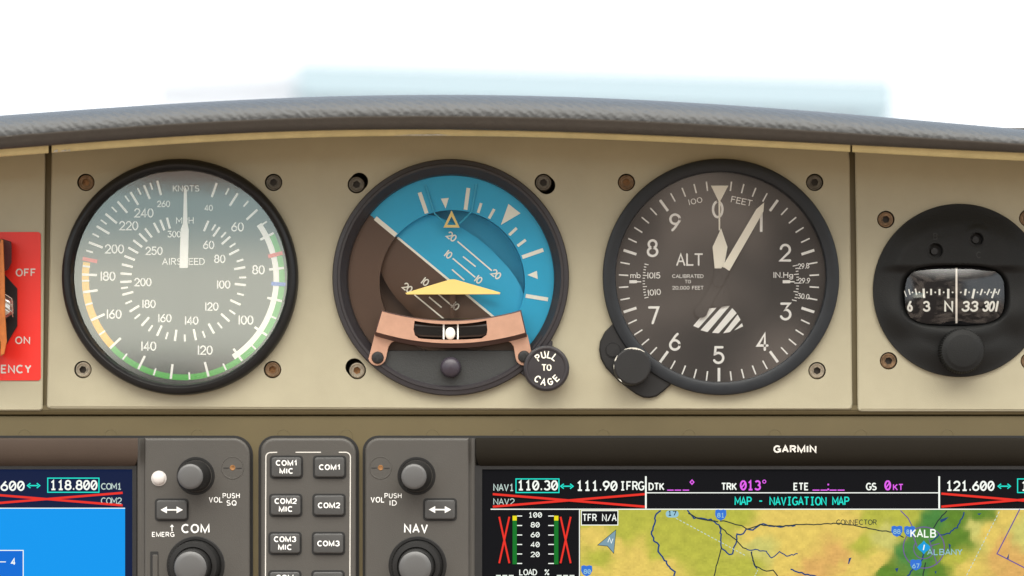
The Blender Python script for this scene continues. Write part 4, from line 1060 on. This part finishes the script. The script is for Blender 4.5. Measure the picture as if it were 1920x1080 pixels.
# --- map display unit
T = thing('map_display', 'wide display showing a yellow and green navigation map with the NAV control strip', 'display', 1300, 1075, 0, 'panel avionics units')
MB().prism(rrect(680, 816.8, 2245, 1305, 0, 8, (29, 0, 0, 0)), LW - 2, LW + .8).build('gap_shadow_plate', 'gap', T)  # gap and shadow outline drawn by a black plate
MB().prism(rrect(684.5, 821, 880, 1300, 0, 8, (26, 0, 0, 0)), -9, UW, ch=5, chd=5, seg=4).build('control_strip', 'unit', T)
mb = MB(); rows = [[mb.p(x, y, wd) for y in (821.5, 1300)] for x, wd in ((880.1, 5), (884, 1.5), (888, 1.5), (890, 3), (893, 0))]
for A, Bq in zip(rows, rows[1:]): mb.f.append([A[0], A[1], Bq[1], Bq[0]])
mb.build('side_groove', 'unit', T, smooth=40)
hd = hood('hood', 893, 2240, 'l')
mb = MB(); mb.bold('GARMIN', 1490.5, 842, 15.5, wid=81, wd=16.6, off=.10); mb.build('lettering', 'print_grey', hd)
MB().holes([(890, 873), (2240, 873), (2240, 1300), (890, 1300)], [[(904, 880), (2200, 880), (2200, 1290), (904, 1290)]], 4.5, 4).build('screen_frame', 'black', T)
scr = card_mesh(T, 'screen', 'scr_black', 903, 879, 2201, 1291, SZ)
knob(T, 780, 892.5); knob(T, 781, 1060, True)
button(T, 825, 955.5, 57, 36, arrow=True); corner_screw(T, 713.5, 877)
mb = MB(); mb.bold('NAV', 780, 991, 18, wid=45, wd=UW + .5, off=.045); mb.bold('VOL', 708, 937, 11, wid=26, wd=UW + .5, off=.02); mb.bold('PUSH', 737, 929.5, 10, wid=32, wd=UW + .5, off=.01); mb.bold('ID', 737, 943, 10.5, wid=14, wd=UW + .5, off=.02)
mb.build('lettering', 'print', T)
# header
Z = SZ + 1
def one(name, m, *a, **k): strokes(scr, name, m, lambda mb: px(mb, *a, **k))
for t, x, y, h, wi in (('110.30', 1008, 910, 20, 77), ('111.90', 1119, 911, 20, 78), ('121.600', 1819, 911, 20, 92), ('118.800', 1960, 911, 20, 92)):
    one('frequency_text', 'scr_white', t, x, y, h, wi, Z, st=.19)
one('station_text', 'scr_white', 'IFRG', 1185, 911, 18, 46, Z, st=.17)
for t, x, wi in (('DTK', 1231, 30), ('TRK', 1367, 30), ('ETE', 1502, 30), ('GS', 1634, 20)): one('field_label', 'scr_white', t, x, 912.3, 15, wi, Z)
one('radio_label', 'scr_pale', 'NAV1', 944.5, 914, 14, 39, Z, st=.17); one('radio_label', 'scr_pale', 'NAV2', 945, 940.5, 12.5, 40, Z, st=.15)
def f(mb):
    mb.bar(1211, 893, 1211, 953.5, 3.2, Z); mb.bar(1212, 924, 1760, 924, 1.8, Z); mb.bar(1761, 893, 1761, 953.5, 3.2, Z + .2); mb.bar(920, 954.8, 2200, 954.8, 1.9, Z + .3); mb.bar(1086.5, 955, 1086.5, 1290, 1.6, Z)
strokes(scr, 'divider_lines', 'scr_white', f)
strokes(scr, 'tuning_box', 'scr_cyan', lambda mb: box(mb, 967.5, 898, 1048, 923.5, 2, Z)); strokes(scr, 'tuning_box', 'scr_cyan', lambda mb: box(mb, 1908, 898, 2010, 923.5, 2, Z))
for x in (1063, 1883): strokes(scr, 'swap_arrow', 'scr_cyan', lambda mb: dbl_arrow(mb, x, 911.7, Z))
one('page_title', 'scr_cyan', 'MAP - NAVIGATION MAP', 1485.5, 939.5, 17, 215, Z, st=.17)
for x0, y0, x1, y1, t in ((924, 926.5, 1209, 950, 4.2), (1765, 925.5, 2050, 950, 4.2), (936, 969, 955, 1056, 3.4), (1051, 969, 1070, 1056, 3.4)):
    strokes(scr, 'failure_cross', 'scr_red', lambda mb: (mb.bar(x0, y0, x1, y1, t, Z + .6), mb.bar(x0, y1, x1, y0, t, Z + .8)))
def f(mb):
    for x in (1257, 1271, 1286): mb.bar(x - 6, 919, x + 6, 919, 2, Z)
    mb.ribbon([(1297.5, 900), (1301, 904), (1297.5, 908), (1294, 904)], 2, Z, closed=True)
strokes(scr, 'track_value', 'scr_mag', f)
def f(mb): px(mb, '013', 1407, 910, 20, 40, Z); mb.ribbon(circ(1433, 903, 3, 8), 1.6, Z, closed=True)
strokes(scr, 'track_value', 'scr_mag', f)
def f(mb):
    for x in (1530, 1545, 1562, 1577): mb.bar(x - 6.5, 919, x + 6.5, 919, 2, Z)
    mb.bar(1553, 907, 1553, 910, 3, Z); mb.bar(1553, 916, 1553, 919, 3, Z)
strokes(scr, 'time_value', 'scr_mag', f)
def f(mb): px(mb, '0', 1664.5, 910, 20, 13, Z); px(mb, 'KT', 1684, 913.5, 13, 20, Z)
strokes(scr, 'speed_value', 'scr_mag', f)
# load gauge
def f(mb):
    for x in (965, 1043): mb.poly([(x - 4, 975), (x + 4, 975), (x + 4, 1058), (x - 4, 1058)], Z)
strokes(scr, 'load_bar', 'scr_green', f)
def f(mb):
    for x in (965, 1043): mb.poly([(x - 4, 967), (x + 4, 967), (x + 4, 976), (x - 4, 976)], Z + .4)
strokes(scr, 'caution_band', 'scr_yel', f)
def f(mb):
    for k in range(6):
        y = 967.5 + k * 17.8
        mb.bar(969.5, y, 979, y, 1.8, Z); mb.bar(1028, y, 1038.5, y, 1.8, Z)
    for k, t in enumerate(('100', '80', '60', '40', '20')): px(mb, t, 1003.5, 965.5 + k * 18.5, 10.5, 8.6 * len(t), Z, st=.18)
    px(mb, 'LOAD', 990, 1073, 12, 34, Z, st=.17); px(mb, '%', 1025.5, 1073, 12, 9, Z, st=.17)
    for x0 in (930, 1044): 
        for k in range(3): mb.bar(x0 + k * 12, 1079, x0 + 9 + k * 12, 1079, 1.8, Z)
strokes(scr, 'load_scale', 'scr_white', f)
# terrain
PAL = {'y': (228, 200, 100), 'l': (184, 184, 70), 'g': (96, 134, 42), 'd': (76, 134, 62), 'o': (222, 174, 98), 'p': (206, 200, 110)}
CT = [(1110, 1000, 'y'), (1180, 972, 'l'), (1150, 1025, 'y'), (1195, 1040, 'y'), (1165, 1000, 'l'), (1250, 980, 'l'), (1280, 1020, 'l'), (1330, 1000, 'l'), (1330, 1060, 'l'), (1240, 1060, 'y'), (1120, 1048, 'l'), (1380, 968, 'l'), (1410, 1000, 'y'), (1390, 1060, 'l'), (1460, 975, 'y'), (1420, 1025, 'p'), (1500, 1010, 'y'), (1570, 1040, 'o'), (1520, 1068, 'o'), (1480, 1045, 'y'), (1600, 1000, 'y'), (1600, 1070, 'y'), (1580, 965, 'y'), (1640, 965, 'l'), (1660, 1010, 'p'), (1690, 990, 'l'), (1620, 1020, 'l'), (1690, 962, 'l'), (1715, 1020, 'd'), (1730, 1060, 'd'), (1755, 975, 'd'), (1735, 1000, 'd'), (1790, 968, 'g'), (1800, 1000, 'g'), (1700, 1040, 'd'), (1775, 1020, 'g'), (1830, 992, 'p'), (1850, 1000, 'y'), (1838, 962, 'g'), (1790, 1045, 'l'), (1815, 1062, 'y'), (1870, 1025, 'o'), (1890, 962, 'y'), (1905, 1060, 'o'), (1665, 1070, 'g'), (1645, 1050, 'y'), (1760, 1070, 'g'), (1920, 1000, 'p'), (1240, 1030, 'l'), (1115, 1075, 'y'), (1180, 1070, 'y'), (1100, 975, 'l')]
CT = [(a, b, np.array(lin(PAL[c]))) for a, b, c in CT]
CTX = np.array([c[0] for c in CT], float); CTY = np.array([c[1] for c in CT], float); CTC = np.array([c[2] for c in CT])
cell = 3.4; nxc, nyc = int((1990 - 1088) / cell), int((1150 - 956) / cell)
mb = MB(); cols = []
for j in range(nyc):
    for i in range(nxc):
        x, y = 1088 + i * cell, 956 + j * cell; b = len(mb.v)
        for a, c in ((0, 0), (0, cell), (cell, cell), (cell, 0)): mb.p(x + a, y + c, SZ + .5)
        mb.f.append([b, b + 1, b + 2, b + 3])
        q = Vector((x * .02, y * .02, 0))
        wx2 = x + 16 * noise.noise(q) + 9 * noise.noise(q * 3.1 + Vector((4, 0, 0))); wy2 = y + 12 * noise.noise(q + Vector((9, 7, 0))) + 7 * noise.noise(q * 3.3 + Vector((1, 6, 0)))
        d2 = (CTX - wx2) ** 2 + (CTY - wy2) ** 2
        wt = 1 / (d2 + 40) ** 2.2; cc = (CTC * wt[:, None]).sum(0) / wt.sum()
        n = noise.noise(Vector((x * .055 + 3, y * .09, 2))) * .15 + noise.noise(Vector((x * .2, y * .3, 8))) * .12
        cols.append(np.clip(cc * (1 + n) + np.array((0.02, 0, 0)) * n, 0, 1))
mo = mb.build('terrain_map', M['scr_black'], scr)
ca = mo.data.color_attributes.new('terrain', 'FLOAT_COLOR', 'CORNER')
ca.data.foreach_set('color', [v for c in cols for _ in range(4) for v in (*c, 1)])
mm = bpy.data.materials.new('screen_terrain'); mm.use_nodes = True
b = mm.node_tree.nodes['Principled BSDF']; b.inputs['Base Color'].default_value = (.004, .004, .004, 1); b.inputs['Roughness'].default_value = .3; b.inputs['Specular IOR Level'].default_value = .04
vc = mm.node_tree.nodes.new('ShaderNodeVertexColor'); vc.layer_name = 'terrain'
mm.node_tree.links.new(vc.outputs[0], b.inputs['Emission Color']); b.inputs['Emission Strength'].default_value = 1
mo.data.materials[0] = mm
def u_(x, y): return (880 + x * .27778, 780 + y * .27778)
def v_(x, y): return (1400 + x * .27778, 780 + y * .27778)
def wiggle(pts, amp=2.2, step=5):
    out = []
    for (x0, y0), (x1, y1) in zip(pts, pts[1:]):
        n = max(1, int(math.hypot(x1 - x0, y1 - y0) / step))
        for k in range(n): out.append((x0 + (x1 - x0) * k / n + random.uniform(-amp, amp), y0 + (y1 - y0) * k / n + random.uniform(-amp, amp)))
    return out + [pts[-1]]
Z2 = SZ + 1.0
def f(mb):
    for f_, pts, t in ((u_, ((1290, 640), (1262, 660), (1250, 720), (1230, 780), (1245, 840), (1285, 870), (1275, 910), (1310, 960), (1350, 1020), (1385, 1050), (1380, 1090)), 2.2),
                       (u_, ((1470, 640), (1520, 690), (1630, 700), (1690, 740), (1700, 800), (1695, 850), (1705, 890), (1750, 932), (1780, 930), (1790, 880), (1810, 800), (1845, 795), (1870, 760)), 2.0),
                       (v_, ((0, 760), (40, 770), (95, 728), (200, 748), (330, 738)), 2.0), (v_, ((0, 900), (60, 905), (130, 912), (170, 960), (220, 915), (270, 942), (345, 930)), 1.5), (v_, ((300, 1035), (370, 1060), (470, 1082)), 2),
                       (v_, ((1470, 650), (1455, 690), (1420, 750), (1370, 790), (1300, 805), (1240, 850)), 1.8), (v_, ((1080, 1090), (1120, 1040), (1190, 970), (1195, 890)), 2), (v_, ((30, 915), (50, 1000), (70, 1030)), 1.8)):
        mb.ribbon(wiggle([f_(*q) for q in pts], 1.4, 4), t * 1.35, Z2, caps=False)
    for q in (((1305, 700), (1365, 680), (1340, 705), (1310, 720)), ((1555, 660), (1585, 655), (1570, 670)), ((690, 960), (708, 955), (690, 1000), (684, 998)), ((1000, 1030), (1025, 1025), (1015, 1055)), ((1362, 860), (1378, 870), (1370, 915)), ((1268, 1050), (1282, 1045), (1278, 1068)), ((1755, 960), (1772, 925), (1768, 965))): mb.poly([v_(*p) for p in q], Z2 + .3)
strokes(scr, 'map_water', 'scr_river', f)
def f(mb):
    for f_, pts in ((u_, ((1695, 708), (1745, 712), (1800, 735), (1840, 740), (1872, 762))), (u_, ((1690, 740), (1740, 790), (1800, 835), (1850, 890), (1872, 896))), (u_, ((1705, 890), (1680, 965), (1660, 1040), (1650, 1090))), (u_, ((1480, 655), (1540, 690), (1630, 706), (1680, 715))),
                    (v_, ((0, 765), (90, 735), (200, 745), (330, 735), (500, 732), (610, 722), (760, 745), (850, 765), (985, 785), (1060, 820))), (v_, ((30, 920), (60, 1015), (130, 1045), (175, 1040), (215, 1090))), (v_, ((1350, 640), (1290, 710), (1260, 760))), (v_, ((1205, 990), (1190, 1090)))):
        mb.ribbon(wiggle([f_(*q) for q in pts], .9, 6), 2.1, Z2 + .4, caps=False)
    px(mb, 'CONNECTOR', *v_(742, 717), 10.5, 76, Z2 + .8, st=.16)
strokes(scr, 'map_road', 'scr_road', f)
def f(mb):
    mb.ribbon(circ(*v_(1196, 888), 38.5, 40), 2, Z2 + .6, closed=True); mb.ribbon(arcp(*v_(1196, 895), 19, 100, 300, 20), 1.6, Z2 + .7)
    mb.ribbon([v_(1230, 830), v_(1285, 1000)], 1.6, Z2 + .7); mb.ribbon([v_(1300, 860), v_(1230, 880)], 1.6, Z2 + .7)
    mb.ribbon([v_(*q) for q in ((1842, 632), (1690, 930), (1890, 1032))], 2.2, Z2 + .6); mb.ribbon([v_(*q) for q in ((1040, 640), (1090, 690), (1115, 740), (1120, 800), (1150, 880))], 2, Z2 + .6)
strokes(scr, 'airspace_ring', 'scr_purple', f)
def f(mb):
    def dash(p, q, n):
        for k in range(n): mb.bar(p[0] + (q[0] - p[0]) * k / n, p[1] + (q[1] - p[1]) * k / n, p[0] + (q[0] - p[0]) * (k + .6) / n, p[1] + (q[1] - p[1]) * (k + .6) / n, 1.4, Z2 + .6)
    dash(u_(1395, 690), u_(1870, 945), 20); dash(v_(1705, 645), v_(1480, 1085), 18); dash(v_(75, 1040), v_(50, 1090), 3)
strokes(scr, 'map_boundary', 'scr_pale', f)
def shield(mb, x, y, wd):
    mb.poly([(x - 10, y - 9), (x - 5, y - 10.5), (x, y - 9), (x + 5, y - 10.5), (x + 10, y - 9), (x + 10.5, y), (x + 7, y + 7), (x, y + 10.5), (x - 7, y + 7), (x - 10.5, y)], wd)
for x, y in (u_(1697, 668), u_(792, 1045), v_(1014, 778), v_(1100, 780), v_(1142, 1005)): strokes(scr, 'highway_shield', 'scr_shield', lambda mb: shield(mb, x, y, Z2 + .9))
strokes(scr, 'route_shield', 'scr_shieldpale', lambda mb: mb.poly(rrect(*u_(1326, 638), *u_(1412, 685), 6), Z2 + .9))
strokes(scr, 'route_number', 'scr_road', lambda mb: px(mb, '17', *u_(1369, 657), 10, 17, Z2 + 1.3))
if 1:
    for t, p in (('81', u_(1697, 670)), ('80', u_(796, 1050)), ('88', v_(1014, 780)), ('8', v_(1088, 782)), ('67', v_(1142, 1012))): one('route_number', 'scr_shieldpale', t, *p, 9.5, 14 if len(t) > 1 else 6, Z2 + 1.3)
one('town_name', 'scr_shieldpale', 'ALBANY', *v_(1338, 918), 12, 66, Z2 + 1.3, st=.16)
def f(mb):
    x, y = v_(1196, 887); mb.poly([(x, y - 13), (x + 4, y - 8), (x + 9, y - 4.5), (x + 12.5, y), (x + 9, y + 4.5), (x + 4, y + 8), (x, y + 13), (x - 4, y + 8), (x - 9, y + 4.5), (x - 12.5, y), (x - 9, y - 4.5), (x - 4, y - 8)], Z2 + 1.1)
strokes(scr, 'airport_symbol', 'scr_apt', f)
def f(mb):
    px(mb, 'KALB', *v_(1192, 792), 16.5, 49, Z2 + 1.7, st=.18); x, y = v_(1196, 887); mb.bar(x - 1, y + 5, x + 1, y - 5, 2, Z2 + 1.6)
strokes(scr, 'airport_lettering', 'scr_white', f)
card_mesh(scr, 'notice_box', 'scr_black', 1090, 957.5, 1158, 984.5, Z2 + .7)
def f(mb): box(mb, 1090, 957.5, 1158.5, 984.5, 1.5, Z2 + 1); px(mb, 'TFR N/A', 1124, 970.5, 14.5, 64, Z2 + 1.1, st=.16)
strokes(scr, 'notice_text', 'scr_white', f)
strokes(scr, 'north_arrow', 'scr_steel', lambda mb: mb.poly([u_(*q) for q in ((990, 768), (865, 872), (932, 878), (975, 928))], Z2 + .8))
strokes(scr, 'north_arrow_outline', 'scr_road', lambda mb: (mb.ribbon([u_(*q) for q in ((990, 768), (865, 872), (932, 878), (975, 928))], 1.2, Z2 + 1.1, closed=True)))
strokes(scr, 'north_letter', 'scr_white', lambda mb: mb.text('N', *u_(952, 840), 10, wid=8, st=.16, wd=Z2 + 1.4, rot=20))
